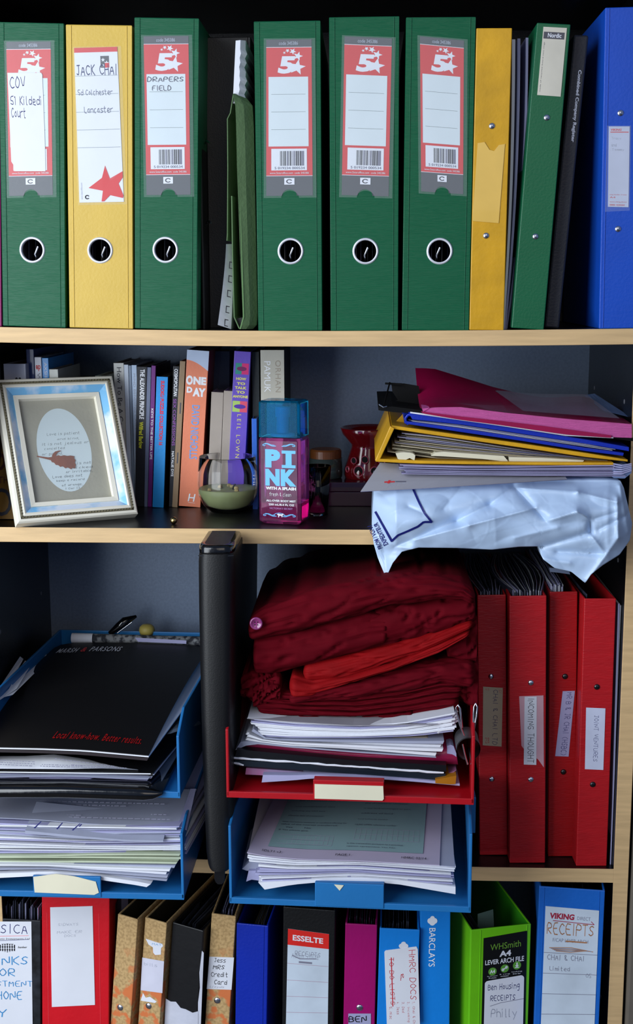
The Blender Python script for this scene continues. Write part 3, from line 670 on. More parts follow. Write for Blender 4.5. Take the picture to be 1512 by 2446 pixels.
body = lofto([(0, (.003, BW-.003, .003, BD-.003, .003)), (.003, (0, BW, 0, BD, .003)), (hb-.004, (0, BW, 0, BD, .003)), (hb-.001, (.0015, BW-.0015, .0015, BD-.0015, .003))], pinkp); t.part('body', body, bevel=.0006)
t.part('liquid', lofto([(.004, (.0035, BW-.0035, .0035, BD-.0035, .002)), (.014, (.0018, BW-.0018, .0018, BD-.0018, .002)), (.024, (.0018, BW-.0018, .0018, BD-.0018, .002))], liq), label='bright pink liquid in the bottom of the bottle')
cap = lofto([(hb, (.0003, BW-.0003, .0003, BD-.0003, .003)), (hc-.002, (.0004, BW-.0004, .0004, BD-.0004, .003)), (hc, (.003, BW-.003, .003, BD-.003, .003))], teal, False)
i2 = lofto([(hb, (.0018, BW-.0018, .0018, BD-.0018, .0028)), (hc-.0035, (.002, BW-.002, .002, BD-.002, .003))], teal, False)
tp = [Vector((x, y, hc)) for x, y in octa(.003, BW-.003, .003, BD-.003, .003)]; cap.add(tp, [tuple(range(8))], teal)
tp = [Vector((x, y, hc-.0035)) for x, y in octa(.002, BW-.002, .002, BD-.002, .003)]; cap.add(tp, [tuple(range(8))], teal)
cap.v += []; o_ = len(cap.v); cap.v += i2.v; cap.f += [[o_+i for i in f] for f in i2.f]; cap.mi += i2.mi
t.part('cap', cap, label='transparent blue cap', fix=False)
mb = MB(); mb.lathe([(.014, hb), (.014, hb+.003), (.007, hb+.004), (.007, hb+.022), (.0085, hb+.022), (.0085, hb+.033), (.0, hb+.034)], M('pump_white', (.72, .86, .92), .3), 24, (BW/2, BD/2, 0)); t.part('spray_pump', mb, smooth=False)
pb = M('print_babyblue', (.42, .74, .95), .5, var=0)
s = Sheet(lambda u, v, h: Vector((.004+u*(BW-.008), -.0001-h, hb*(1-v))), .00005)
def scroll(v, k):
    for sgn in (-1, 1):
        s.line([(.5+sgn*a, v+k*b) for a, b in ((.08, .012), (.18, .014), (.26, .002), (.34, -.012), (.44, -.006), (.46, .006), (.42, .012), (.38, .006))], .022, .008, pb)
        s.line([(.5+sgn*a, v+k*b) for a, b in ((.12, .004), (.22, .0), (.30, -.014), (.40, -.016))], .018, .006, pb)
scroll(.085, 1); scroll(.895, 1); s.line([(.30, .905), (.4, .875), (.5, .868), (.6, .875), (.7, .905)], .02, .007, pb)
s.text('P', .11, .135, .54, .345, pb, bold=.07)
for r4 in ((.58, .145, .97, .18), (.69, .17, .86, .32), (.58, .31, .97, .345)): s.rect(*r4, pb)
s.text('N', .11, .36, .52, .555, pb, bold=.07); s.text('K', .55, .36, .99, .555, pb, bold=.07)
s.text('WITH A SPLASH', .12, .565, .98, .60, txtw, bold=.05); s.text('fresh & clean', .22, .63, .84, .675, txtw, True, wd=.7, shear=.1)
s.text('ALL-OVER BODY MIST', .13, .715, .97, .738, txtw, bold=.03); s.text('250 mL/8.4 FL OZ', .20, .76, .93, .783, txtw, bold=.03); s.text("VICTORIA'S SECRET", .22, .805, .88, .825, M('print_rose', (.72, .55, .80), .5, var=0))
s.poly([(.43, .885), (.47, .875), (.56, .882), (.60, .872), (.63, .884), (.60, .89), (.585, .915), (.565, .915), (.56, .9), (.50, .9), (.49, .918), (.465, .918), (.47, .895)], txtw)
t.part('printed_label', s.mb)

Yb = .15; p = PY(800, 1211, Yb); bz = PY(820, 1152, Yb).z
x0, x1 = PY(748, 1211, Yb).x, PY(893, 1211, Yb).x
t = T('gift_box', 'dark magenta glossy box under the red oil burner', 'box', ((x0+x1)/2, Yb+.04, z2(0)))
mg = M('box_magenta', (.15, .02, .12), .12, coat=.5, var=.1)
mb = MB(); mb.box(x0, x1, Yb, Yb+.085, z2(0), bz-.012, mg); t.part('base', mb, True, bevel=.001)
mb = MB(); mb.box(x0-.0006, x1+.0006, Yb-.0006, Yb+.0856, bz-.0118, bz, mg); t.part('lid', mb, True, bevel=.001)
c0 = PY(778, 1150, .185); t = T('candle_jar', 'small dark glass jar with an amber wooden lid', 'jar', (c0.x, .187, bz))
zt = PY(778, 1093, .187).z-bz; zl = PY(778, 1072, .187).z-bz
mb = MB(); mb.lathe([(0, 0), (.019, 0), (.0205, .002), (.0205, zt), (.0195, zt), (.0195, .003), (0, .003)], M('smoked_glass', (.30, .36, .36), .08, trans=.6, var=.05), 40); t.part('jar_body', mb, smooth=True)
mb = MB(); mb.lathe([(0, zt), (.0195, zt), (.0195, zl-.002), (.018, zl), (0, zl)], M('lid_amber', (.36, .20, .08), .4, .2, 60, var=.15), 40); t.part('lid', mb)
c0 = PY(882, 1150, .19)
t = T('oil_burner', 'glossy dark red ceramic oil burner with round holes', 'oil burner', (c0.x, .192, bz+.0001))
z_a = PY(880, 1020, .192).z-bz; z_w = PY(880, 1066, .192).z-bz; z_b = PY(880, 1100, .192).z-bz
cer = M('ceramic_red', (.36, .03, .06), .12, coat=.6, var=.06)
mb = MB(); mb.lathe([(.030, 0), (.0315, .004), (.031, z_b*.6), (.028, z_b), (.0225, z_w-.002), (.022, z_w), (.0225, z_w+.003), (.0335, z_a-.008), (.036, z_a-.001), (.0345, z_a), (.031, z_a-.006), (.018, z_w+.006), (0, z_w+.004)], cer, 56); t.part('burner_body', mb, smooth=True)
for a_, z_, r_ in ((-128, .024, .0037), (-100, .026, .0042), (-150, .012, .0034), (-115, .0115, .0062), (-78, .012, .005), (-60, .024, .004)):
    a = R(a_); cpt = Vector((.0306*math.cos(a), .0306*math.sin(a), z_)); nrm = Vector((math.cos(a), math.sin(a), 0)); tn = Vector((-math.sin(a), math.cos(a), 0))
    mb = MB(); rows = [[cpt + nrm*dn + tn*rr*math.cos(q)*1.0 + Vector((0, 0, rr*math.sin(q))) for q in [2*math.pi*j/20 for j in range(20)]] for rr, dn in ((r_*1.18, -.0006), (r_*1.1, .0014), (r_, .0010), (r_*.9, .0004))]
    mb.grid(rows, M('ceramic_rim', (.62, .25, .32), .2, coat=.5), closed_u=True); mb.add(rows[-1], [tuple(range(20))], M('hole_dark', (.01, .01, .012), .9)); t.part('vent_hole', mb, smooth=True)
c0 = PY(760, 1226, .095); zt = PY(760, 1112, .095).z-z2(0)
t = T('shot_glass', 'small clear tapered glass with pink liquid beside the body mist', 'glass', (c0.x-.001, .095, z2(0)))
mb = MB(); mb.lathe([(0, 0), (.0125, 0), (.0165, zt), (.0157, zt), (.0118, .004), (0, .004)], glass, 36); t.part('glass', mb, smooth=True)
mb = MB(); mb.lathe([(0, .0042), (.0116, .0042), (.0128, .018), (0, .018)], liq, 36); t.part('liquid', mb, smooth=True)
c0 = PZ(415, 1252, z2(-.2)); mb = MB()
mb.lathe([(0, -.0042), (.002, -.0038), (.0036, -.002), (.0042, 0), (.0036, .002), (.002, .0038), (0, .0042)], M('brass', (.72, .62, .40), .2, metal=1), 20, (c0.x, c0.y, z2(-.2)+.0042))
single('brass_bead', mb, 'tiny brass ball near the front edge of the middle shelf', 'bead', smooth=True)
# ---------------------------------------------------------------- flat piles: slabs and sheet stacks built from their front edge
def resamp(pl, n):
    L = [0]
    for a, b in zip(pl, pl[1:]): L.append(L[-1]+math.hypot(b[0]-a[0], b[1]-a[1]))
    out = []
    for i in range(n):
        d = L[-1]*i/(n-1); j = max(k for k in range(len(L)) if L[k] <= d+1e-9); j = min(j, len(pl)-2)
        f = (d-L[j])/((L[j+1]-L[j]) or 1); out.append(tuple(pl[j][k]*(1-f)+pl[j+1][k]*f for k in range(len(pl[j]))))
    return out
def slab(mb, top, bot, Y, D, m, dx=0, dz=0, n=18, Y2=None, nd=5, bend=0):
    """front face between two pixel polylines on depth Y, running back by D"""
    tp, bt = resamp(top, n), resamp(bot, n); cols = []
    for i in range(n):
        y = Y + ((Y2-Y)*i/(n-1) if Y2 is not None else 0)
        a, b = PY(tp[i][0], tp[i][1], y), PY(bt[i][0], bt[i][1], y)
        if a.z-b.z < .0002: b = a-Vector((0, 0, .0002))
        c = []
        for k in range(nd): f = k/(nd-1); c.append(a+Vector((dx*f, D*f, dz*f + bend*math.sin(f*3.14))))
        for k in range(nd-1, -1, -1): f = k/(nd-1); c.append(b+Vector((dx*f, D*f, dz*f + bend*math.sin(f*3.14))))
        cols.append(c)
    mb.grid(cols, m, closed_v=False, closed_u=True)
    mb.add(cols[0], [tuple(range(2*nd))], m); mb.add(cols[-1], [tuple(range(2*nd))[::-1]], m); return mb
def sheets(mb, top, bot, Y, D, mats, n, jx=6, jy=.004, wob=1.0, dx=0, dz=0, th=.55, Y2=None, seed=1):
    rnd = random.Random(seed); N = 14; tp, bt = resamp(top, N), resamp(bot, N)
    for k in range(n):
        f0, f1 = k/n, (k+th)/n; l, r = rnd.uniform(-jx, jx), rnd.uniform(-jx, jx); ph = rnd.random()*6; am = rnd.random()*wob; yy = rnd.uniform(-jy, jy)
        T_, B_ = [], []
        for i in range(N):
            e = i/(N-1); ox = l*(1-e)+r*e; w_ = am*math.sin(ph+e*5)
            x0 = tp[i][0]*(1-f0)+bt[i][0]*f0+ox; y0 = tp[i][1]*(1-f0)+bt[i][1]*f0+w_; x1 = tp[i][0]*(1-f1)+bt[i][0]*f1+ox; y1 = tp[i][1]*(1-f1)+bt[i][1]*f1+w_
            T_.append((x0, y0)); B_.append((x1, y1))
        slab(mb, T_, B_, Y+yy, D, mats[rnd.randrange(len(mats))], dx, dz, N, (Y2+yy if Y2 is not None else None), 3)
    return mb
def pile(name, label, cat, at, parts, group=None):
    t = T(name, label, cat, at, None, group)
    return t
# ---- leaning pile at the right of the middle shelf
pinkf = M('pink_plastic', (.58, .06, .26), .22, .2, 20, coat=.4, var=.04); pinkp2 = M('pink_pages', (.80, .35, .62), .5, .6, 400, (1, 1, 30), .08, 80)
t = T('document_folder', 'glossy pink plastic folder with curled corner on top of the pile', 'folder', PY(1250, 1030, .05))
mb = MB(); fr = resamp([(1008, 986), (1030, 972), (1100, 972), (1200, 984), (1350, 1000), (1500, 1012), (1509, 1013)], 22); bk = resamp([(992, 879), (1035, 880), (1110, 903), (1180, 925), (1250, 942), (1300, 950), (1400, 946), (1470, 985)], 22)
rows = []
for i in range(22):
    a, b = PY(*fr[i], -.035), PY(*bk[i], .10); c = []
    for k in range(7):
        f = k/6; q = a.lerp(b, f); sag = max(0, 1-i/13)*.012; q.z -= sag*math.sin(f*3.14)*(1-f*.2); c.append(q)
    rows.append(c)
mb.grid(rows, pinkf); t.part('top_cover', mb, True, smooth=True)
mb = MB(); slab(mb, [(1010, 976), (1030, 973), (1100, 972), (1200, 985), (1350, 1000), (1500, 1012), (1509, 1013)], [(1010, 987), (1100, 1002), (1200, 1014), (1350, 1034), (1430, 1043), (1509, 1046)], -.034, .19, pinkp2); t.part('page_stack', mb, True)
mb = MB(); slab(mb, [(1005, 983), (1100, 995), (1200, 1006), (1300, 1018), (1460, 1040)], [(1012, 988), (1100, 1003), (1200, 1016), (1350, 1038), (1460, 1046)], -.036, .19, pinkf); t.part('bottom_cover', mb, True)
t = T('clear_wallet', 'clear greyish plastic wallet lying over the pink folder', 'folder', PY(1350, 985, .03))
mb = MB(); fr = resamp([(1250, 985), (1350, 993), (1480, 1003)], 10); bk = resamp([(1180, 935), (1280, 944), (1400, 945)], 10)
mb.grid([[PY(*a, -.030).lerp(PY(*b, .09), k/4)+Vector((0, 0, .0016)) for k in range(5)] for a, b in zip(fr, bk)], M('clear_sheet', (.62, .60, .68), .12, alpha=.55, coat=.5, var=.05)); t.part('sheet', mb, True, smooth=True)
mb = MB(); fr = [(1440, 985), (1511, 1003)]; bk = [(1395, 948), (1420, 944)]
mb.grid([[PY(*a, .02).lerp(PY(*b, .14), k/4)+Vector((0, 0, .002)) for k in range(5)] for a, b in zip(resamp(fr, 5), resamp(bk, 5))], M('pale_blue_card', (.42, .52, .72), .5)); t.part('blue_sheet', mb, True)
t = T('elastic_folder', 'black folder with a corner elastic poking out left of the pink one', 'folder', PY(960, 985, .0))
mb = MB(); slab(mb, [(903, 972), (915, 968), (1012, 981), (1200, 1005), (1512, 1046)], [(904, 980), (920, 983), (1012, 989), (1200, 1012), (1512, 1054)], -.028, .20, blk2); t.part('board', mb, True)
mb = MB(); flat([(935, 917), (965, 916), (1000, 922), (1010, 984), (925, 972), (930, 968), (950, 955), (937, 935)], .045, .002, blk2, mb); t.part('flap', mb, True)
mb = MB(); mb.tube([PY(931, 914, .04), PY(918, 964, -.022), PY(917, 972, -.03)], .0009, blk2, 6); mb.tube([PY(920, 916, .042), PY(960, 918, .04)], .0012, blk2, 6); mb.tube([PY(905, 966, -.03), PY(916, 973, -.031), PY(924, 971, -.03)], .0006, chrome, 6); t.part('elastic', mb, True)
t = T('blue_folder', 'thin royal blue card folder lying in the pile under the pink folder', 'folder', PY(1200, 1040, .05))
mb = MB(); slab(mb, [(975, 984), (1100, 1003), (1250, 1026), (1400, 1050), (1502, 1068)], [(985, 1002), (1100, 1014), (1250, 1037), (1400, 1060), (1502, 1078)], -.030, .19, royal); t.part('top_cover', mb, True, bevel=.0006)
mb = MB(); slab(mb, [(970, 1006), (1100, 1023), (1250, 1046), (1400, 1070), (1490, 1082)], [(972, 1013), (1100, 1032), (1250, 1054), (1400, 1078), (1488, 1089)], -.030, .19, royal); t.part('bottom_cover', mb, True, bevel=.0006)
mb = MB(); mb.tube([PY(*q, -.028) for q in ((985, 990), (974, 991), (968, 999), (969, 1008), (976, 1012))], .0019, royal, 8); mb.v = mb.v; a = MB(); rows = []
for q in ((985, 985), (974, 986), (966, 993), (965, 1004), (972, 1013)): p = PY(*q, -.030); rows.append([p, p+Vector((0, .19, 0))])
mb.grid(rows, royal); t.part('fold', mb, True, smooth=True)
mb = MB(); sheets(mb, [(980, 1003), (1100, 1015), (1250, 1038), (1465, 1070)], [(985, 1007), (1100, 1022), (1250, 1045), (1468, 1077)], -.026, .18, [white, lilac, dwal], 4, 6, .002); t.part('papers', mb, True, stuff=True)
t = T('paper_sheet', 'single white sheet edge between the pink and blue folders', 'papers', PY(1200, 1012, 0))
mb = MB(); slab(mb, [(980, 984), (1100, 999), (1200, 1012), (1350, 1036), (1465, 1044)], [(980, 987), (1100, 1004), (1200, 1018), (1350, 1041), (1465, 1047)], -.032, .19, white); t.part('sheet', mb, True)
t = T('lever_arch_file', 'yellow lever arch file lying on its side stuffed with papers', 'file', PY(1180, 1090, .05))
mb = MB(); slab(mb, [(936, 1016), (1000, 1025), (1250, 1060), (1400, 1082), (1499, 1098)], [(934, 1024), (1000, 1034), (1250, 1070), (1400, 1092), (1499, 1103)], -.030, .24, yellow2); t.part('top_cover', mb, True, bevel=.0008)
mb = MB(); slab(mb, [(905, 1096), (1000, 1100), (1250, 1104), (1465, 1105)], [(897, 1103), (1000, 1108), (1250, 1111), (1465, 1112)], -.034, .24, yellow2); t.part('bottom_cover', mb, True, bevel=.0008)
mb = MB(); slab(mb, [(896, 1100), (932, 1018)], [(906, 1102), (942, 1024)], -.034, .24, yellow2, n=6)
t.part('spine', mb, True, bevel=.0008)
mb = MB(); flat([(935, 1018), (966, 985), (975, 1015)], .02, .001, yellow2, mb); t.part('corner', mb, True)
mb = MB(); sheets(mb, [(968, 1034), (1050, 1042), (1250, 1074), (1400, 1094)], [(935, 1082), (1050, 1098), (1250, 1102), (1460, 1104)], -.016, .21, [buff, cream, buff, lilac, white], 20, 14, .006, 1.2, seed=4); t.part('papers', mb, True, stuff=True)
mb = MB(); slab(mb, [(945, 1083), (962, 1080), (985, 1082), (992, 1088)], [(950, 1096), (962, 1102), (978, 1094), (990, 1100)], -.032, .02, cream, n=8); slab(mb, [(1040, 1081), (1060, 1079), (1212, 1090), (1214, 1102)], [(1030, 1089), (1060, 1090), (1150, 1096), (1212, 1103)], -.028, .03, cream, n=10); slab(mb, [(1216, 1092), (1300, 1094), (1395, 1100)], [(1216, 1104), (1300, 1105), (1390, 1105)], -.028, .03, cream, n=10); t.part('torn_divider', mb, True)
t = T('wallet_stack', 'thin stack of white plastic wallets under the yellow file', 'papers', PY(1200, 1125, .05))
mb = MB(); sheets(mb, [(955, 1109), (1100, 1113), (1300, 1114), (1470, 1112)], [(965, 1134), (1100, 1136), (1300, 1138), (1490, 1140)], -.034, .20, [lilac, white, white, M('wallet_mauve', (.60, .58, .72), .4, var=.1)], 7, 8, .004, 1.0, seed=9); t.part('sheets', mb, True, stuff=True)
mb = MB()
for k in range(5): mb.tube([PY(1465, 1108+6*k, -.036), PY(1485, 1112+5*k, -.038), PY(1508, 1108+4*k, -.036)], .0008, lilac, 6)
slab(mb, [(1462, 1112), (1490, 1110), (1510, 1116)], [(1466, 1142), (1492, 1143), (1508, 1130)], -.033, .15, M('wallet_blue', (.42, .50, .66), .4, var=.15), n=8); t.part('curled_end', mb, True)
t = T('letter', 'grey printed letter lying under the wallets and over the mailing bag', 'papers', PY(1000, 1165, .0))
mb = MB(); fr = resamp([(861, 1174), (1000, 1167), (1150, 1158), (1355, 1145)], 12); bk = resamp([(908, 1105), (1000, 1112), (1150, 1120), (1345, 1130)], 12)
rows = [[PY(*a, -.046).lerp(PY(*b, -.012), k/3) for k in range(4)] for a, b in zip(fr, bk)]; mb.grid(rows, M('paper_grey', (.60, .60, .63), .7, var=.02)); rows2 = [[p-Vector((0, 0, .0004)) for p in r] for r in rows]; mb.grid(rows2, lilac); t.part('sheet', mb, True)
def lt(x, y): # printed line on the letter, at depth following its slope
    f = min(1, max(0, (1172-y)/66)); return PY(x, y, -.0465+.034*f)
mb = MB(); dk = M('letter_print', (.36, .36, .42), .7, var=0)
for y, x0, x1 in ((1155, 925, 1060), (1159, 925, 1120), (1163, 922, 1010)):
    rnd = random.Random(y); x = x0
    while x < x1: w_ = rnd.randint(4, 14); mb.add([lt(x, y-(x-925)*.04), lt(x+w_, y-(x+w_-925)*.04), lt(x+w_, y+1-(x+w_-925)*.04), lt(x, y+1-(x-925)*.04)], [(0, 1, 2, 3)], faint); x += w_+3
mb.add([lt(945, 1149), lt(970, 1149), lt(970, 1151.5), lt(945, 1151.5)], [(0, 1, 2, 3)], dk); mb.add([lt(928, 1147), lt(933, 1147), lt(930, 1155), lt(925, 1155)], [(0, 1, 2, 3)], redlab); mb.add([lt(918, 1150), lt(943, 1149), lt(943, 1152), lt(918, 1153)], [(0, 1, 2, 3)], redlab)
t.part('print', mb, True)

# ---- grey-white mailing bag slumped over the shelf edge
bagm = M('mailer_plastic', (.70, .79, .90), .38, var=.015, coat=.15)
bagnodes = [(893, 1173, 888, 1250), (897, 1173, 890, 1290), (905, 1172, 903, 1335), (915, 1172, 922, 1380), (930, 1171, 938, 1345), (950, 1170, 960, 1318), (990, 1166, 1000, 1308), (1090, 1158, 1090, 1309), (1175, 1150, 1175, 1313), (1240, 1150, 1240, 1306), (1288, 1148, 1288, 1305), (1300, 1147, 1296, 1335), (1325, 1146, 1325, 1357), (1360, 1146, 1365, 1366), (1385, 1146, 1398, 1393), (1400, 1146, 1412, 1372), (1430, 1146, 1440, 1350), (1460, 1146, 1480, 1325), (1482, 1148, 1505, 1290), (1490, 1165, 1510, 1250)]
creases = [((905, 1300), (985, 1312), .004, 14), ((945, 1305), (1090, 1245), -.010, 22), ((1090, 1245), (1170, 1205), -.008, 16), ((1170, 1205), (1228, 1160), -.006, 12), ((990, 1290), (1120, 1255), .007, 14), ((1120, 1255), (1280, 1213), .006, 9), ((1232, 1166), (1305, 1245), -.008, 9), ((1305, 1245), (1378, 1222), .007, 8), ((1378, 1222), (1410, 1240), .007, 7),
  ((1410, 1240), (1410, 1272), -.009, 7), ((1410, 1272), (1290, 1308), -.009, 9), ((1408, 1275), (1446, 1323), .006, 8), ((1446, 1323), (1330, 1318), -.005, 7), ((1235, 1166), (1380, 1176), .005, 9), ((1380, 1176), (1474, 1200), .006, 9), ((1474, 1190), (1476, 1285), .009, 9), ((1476, 1285), (1405, 1385), .006, 12), ((1300, 1335), (1360, 1345), .004, 10),
  ((1100, 1165), (1060, 1215), -.003, 14), ((975, 1210), (1010, 1225), -.003, 8), ((1480, 1160), (1500, 1270), .006, 8), ((1330, 1260), (1230, 1285), .004, 14), ((1420, 1240), (1470, 1225), -.004, 8), ((1430, 1265), (1500, 1230), -.005, 9), ((905, 1250), (925, 1365), -.004, 10), ((1180, 1200), (1185, 1300), .0025, 30)]
def segd(px, py, a, b):
    dx, dy = b[0]-a[0], b[1]-a[1]; L = dx*dx+dy*dy; f = max(0, min(1, ((px-a[0])*dx+(py-a[1])*dy)/L)); return math.hypot(px-a[0]-f*dx, py-a[1]-f*dy)
def bagY(px, py):
    t_ = max(0, min(1, (py-1150)/165)); e = min((px-886)/60, (1512-px)/60, 1); e = max(e, 0)
    y = -.020 - .028*math.sin(t_*2.6)*math.sqrt(e) - .006*e
    for a, b, am, wd in creases:
        d = segd(px, py, a, b)
        if d < wd*3.5: y -= am*math.exp(-d/wd)
    q = Vector((px*.009+py*.006, py*.016-px*.004, 1.3)); y -= .0055*abs(noise.noise(q)) + .0006*noise.noise(q*3.1)
    return min(y, -.0065)
t = T('mailing_bag', 'crumpled pale grey plastic mailing bag sagging over the middle shelf edge', 'bag', PY(1200, 1160, .05))
NU, NV = 210, 74; nd = resamp([(i,)+n_ for i, n_ in enumerate([()]*0)] , 2) if 0 else None
def nodeat(u):
    xs = [n_[0] for n_ in bagnodes]; x = xs[0]+(xs[-1]-xs[0])*u
    j = max(k for k in range(len(xs)) if xs[k] <= x+1e-9); j = min(j, len(xs)-2); f = (x-xs[j])/(xs[j+1]-xs[j])
    return [bagnodes[j][k]*(1-f)+bagnodes[j+1][k]*f for k in range(4)]
cols = []
for i in range(NU):
    u = .5-.5*math.cos(math.pi*i/(NU-1)) if 0 else i/(NU-1); xt, yt, xb, yb = nodeat(u); c = []
    ft = PY(xt, yt, bagY(xt, yt))
    zt_ = ft.z
    for k in range(6): # top, running back along the shelf
        f = 1-k/6; c.append(Vector((ft.x, ft.y*(1-f)+.21*f, zt_-.006*f)))
    for k in range(NV):
        f = k/(NV-1); x, y = xt*(1-f)+xb*f, yt*(1-f)+yb*f; c.append(PY(x, y, bagY(x, y)))
    fb = c[-1]; sh = z2(0)
    if fb.z < sh-.005:
        c.append(Vector((fb.x, -.0045, fb.z+.001))); c.append(Vector((fb.x, -.0035, sh+.0005)))
    else:
        c.append(fb+Vector((0, .003, 0))); c.append(fb+Vector((0, .006, .0005)))
    c.append(Vector((fb.x, .21, sh+.0006))); cols.append(c)
mb = MB(); mb.grid(cols, bagm); mb.add(cols[0], [tuple(range(len(cols[0])))], bagm); mb.add(cols[-1], [tuple(range(len(cols[-1])))[::-1]], bagm)
t.part('bag_film', mb, True, smooth=True)
navy = M('print_navy', (.06, .10, .42), .5, var=0)
def bagribbon(pts, wd, m, mb):
    pts = resamp(pts, max(4, int(sum(math.hypot(b[0]-a[0], b[1]-a[1]) for a, b in zip(pts, pts[1:]))/4)))
    L, R_ = [], []
    for i, (x, y) in enumerate(pts):
        a, b = pts[max(i-1, 0)], pts[min(i+1, len(pts)-1)]; dx, dy = b[0]-a[0], b[1]-a[1]; l = math.hypot(dx, dy) or 1; nx, ny = -dy/l*wd/2, dx/l*wd/2
        L.append(PY(x+nx, y+ny, bagY(x+nx, y+ny)-.0011)); R_.append(PY(x-nx, y-ny, bagY(x-nx, y-ny)-.0011))
    mb.grid([L, R_], m)
mb = MB(); bagribbon([(985, 1164), (1000, 1198), (1014, 1226), (1032, 1248)], 5, navy, mb); bagribbon([(1032, 1247), (1012, 1247), (998, 1258), (976, 1268), (950, 1279), (935, 1293)], 5, navy, mb); bagribbon([(936, 1294), (915, 1256), (896, 1222)], 5, navy, mb); t.part('printed_box', mb, True, smooth=True)
mb = MB()
for txt, ox, oy, ln, hh in (('FROM / VON /', 914, 1309, 62, 11), ('EXPEDITEUR', 927, 1301, 60, 11)):
    ps = print2d(txt, .02); W_ = max(q[0] for p in ps for q in p); H_ = .73; an = R(-116 if hh else 0); ux, uy = math.cos(an), math.sin(an); vx, vy = uy, -ux
    for p in ps:
        o = []
        for x, y in p:
            a, b = x/W_*ln, y/H_*hh; X, Y_ = ox+ux*a+vx*b*1, oy+uy*a+vy*b*1; o.append(PY(X, Y_, bagY(X, Y_)-.0012))
        mb.add(o, [tuple(range(len(o)))], navy)
t.part('printed_text', mb, True)
mb = MB(); slab(mb, [(1312, 1356), (1330, 1358), (1360, 1366)], [(1314, 1366), (1335, 1368), (1362, 1372)], -.012, .006, M('tape_clear', (.35, .38, .45), .1, coat=.5), n=6); t.part('tape_end', mb, True)
# ---------------------------------------------------------------- letter trays on the lower shelf
def tray(label, bl, br, zb, m, hf, hb_, depth=.34, tab=None, tabm=None, w=None, yaw=None, group=None, slip=None, slip_label=None):
    A, Bq = PZ(*bl, zb), PZ(*br, zb)
    if w: U = Vector((math.cos(yaw), math.sin(yaw), 0)); A = Bq-U*w
    else: U = Bq-A; w = U.length; U.normalize()
    K = Vector((0, 0, 1)).cross(U); t = T('letter_tray', label, 'letter tray', A, Matrix((U, K, Vector((0, 0, 1)))).transposed(), group); t.w = w
    th = .0030
    mb = MB(); mb.box(0, w, .004, depth, 0, .002, m); mb.box(0, w, 0, .004, -.0015, .0055, m); t.part('base', mb, bevel=.0006)
    for x in (0, w-th):
        mb = MB(); mb.prism([(0, 0), (0, hf), (.035, hb_), (depth, hb_), (depth, 0)], x, x+th, m, lambda a, b, h: Vector((h, a, b))); t.part('side_wall', mb, bevel=.0007)
    mb = MB(); mb.box(th, w-th, depth-th, depth, 0, hb_, m); t.part('back_wall', mb, bevel=.0007)
    if tab:
        # raised label holder at the front lip, corner pixels
        P = [t.loc(a, b, -.0012) for a, b in tab]; x0, x1 = P[0].x, P[1].x; z0, z1_ = .0, max(P[0].z, P[1].z)
        mb = MB(); mb.box(x0, x1, -.0010, .0022, z0, z1_, m); mb.box(x0, x1, .0022, .016, z1_-.0035, z1_-.002, m); t.tabo = t.part('label_holder', mb, bevel=.0007)
        if slip:
            s = Sheet(lambda u, v, h: Vector((x0+u*(x1-x0), -.0012-h, z1_-v*(z1_-z0))), .0006, base=tabm, outline=slip); t.part('label_slip', s.mb, parent=t.tabo, label=slip_label)
    return t
ZL = z3(-.3)+.0016; ZR = z3(0)+.0016
tLL = tray('lower left blue letter tray with torn cream label, under the black brochure tray', (0, 2140), (440, 2147), ZL, traybl, .075, .082, .335, [(78, 2092), (240, 2095)], cream, w=.232, yaw=R(-.5), group=None,
   slip=[(.01, .05), (.35, -.12), (.62, -.02), (.93, .22), (.97, .75), (.9, .86), (.02, .80)], slip_label='torn cream paper label')
tLU = tray('upper left blue letter tray holding the black brochure', (0, 1900), (431, 1904), ZL+.1185, traybl, .068, .088, .335, None, None, w=.224, yaw=R(-2.5))
tRL = tray('lower right blue letter tray with a bare blue label holder', (548, 2155), (1125, 2178), ZR, traybl, .088, .095, .335, [(752, 2109), (917, 2114)], cream, slip=[(.28, .05), (.42, .07), (.36, .30)], slip_label='scrap of torn cream label')
tRU = tray('red letter tray with cream label under the folded red cloth', (541, 1902), (1132, 1920), ZR+.1185, trayrd, .075, .088, .335, [(748, 1864), (917, 1868)], cream, slip=[(.02, .20), (.99, .20), (1.0, .86), (.98, .95), (.02, .95)], slip_label='cream paper label')
# a riser post at the right of the trays
mb = MB(); a = PY(1121, 1990, -.03); b = PY(1137, 1905, -.03); mb.box(a.x, b.x, -.03, .02, a.z, b.z, traybl); tRL.part('riser', mb, True, bevel=.0006)

greyp = M('paper_bluegrey', (.60, .62, .70), .7, var=.04); tan = M('paper_tan', (.70, .58, .44), .75, var=.05); greenp = M('paper_green', (.68, .72, .62), .75, var=.08)
# --- upper left tray: brochure pile
t = T('portfolio_case', 'black padded document case with rounded glossy edge in the upper left tray', 'folder', PY(150, 1895, .0))
mb = MB(); rows = []
cl = resamp([(-160, 1893), (0, 1895), (150, 1895), (300, 1900), (365, 1902), (385, 1900)], 26)
for i, (x, y) in enumerate(cl):
    e = min(1, (25-i)/1.6) if i > 23 else 1; e = math.sqrt(max(.06, e)); c0 = PY(x, y+2, -.120); r = .0072*e; c = []
    for k in range(13): a = R(-90+15*k); c.append(c0+Vector((0, -r*math.cos(a)+.008, r*math.sin(a))))
    c.append(c[-1]+Vector((.008, .25, .004))); c.append(c[0]+Vector((.008, .25, .004))); rows.append(c)
mb.grid(rows, M('black_vinyl', (.025, .027, .035), .16, .15, 120, coat=.6), closed_u=True); mb.add(rows[-1], [tuple(range(15))], blk); mb.add(rows[0], [tuple(range(15))], blk)
t.part('case', mb, True, smooth=True)
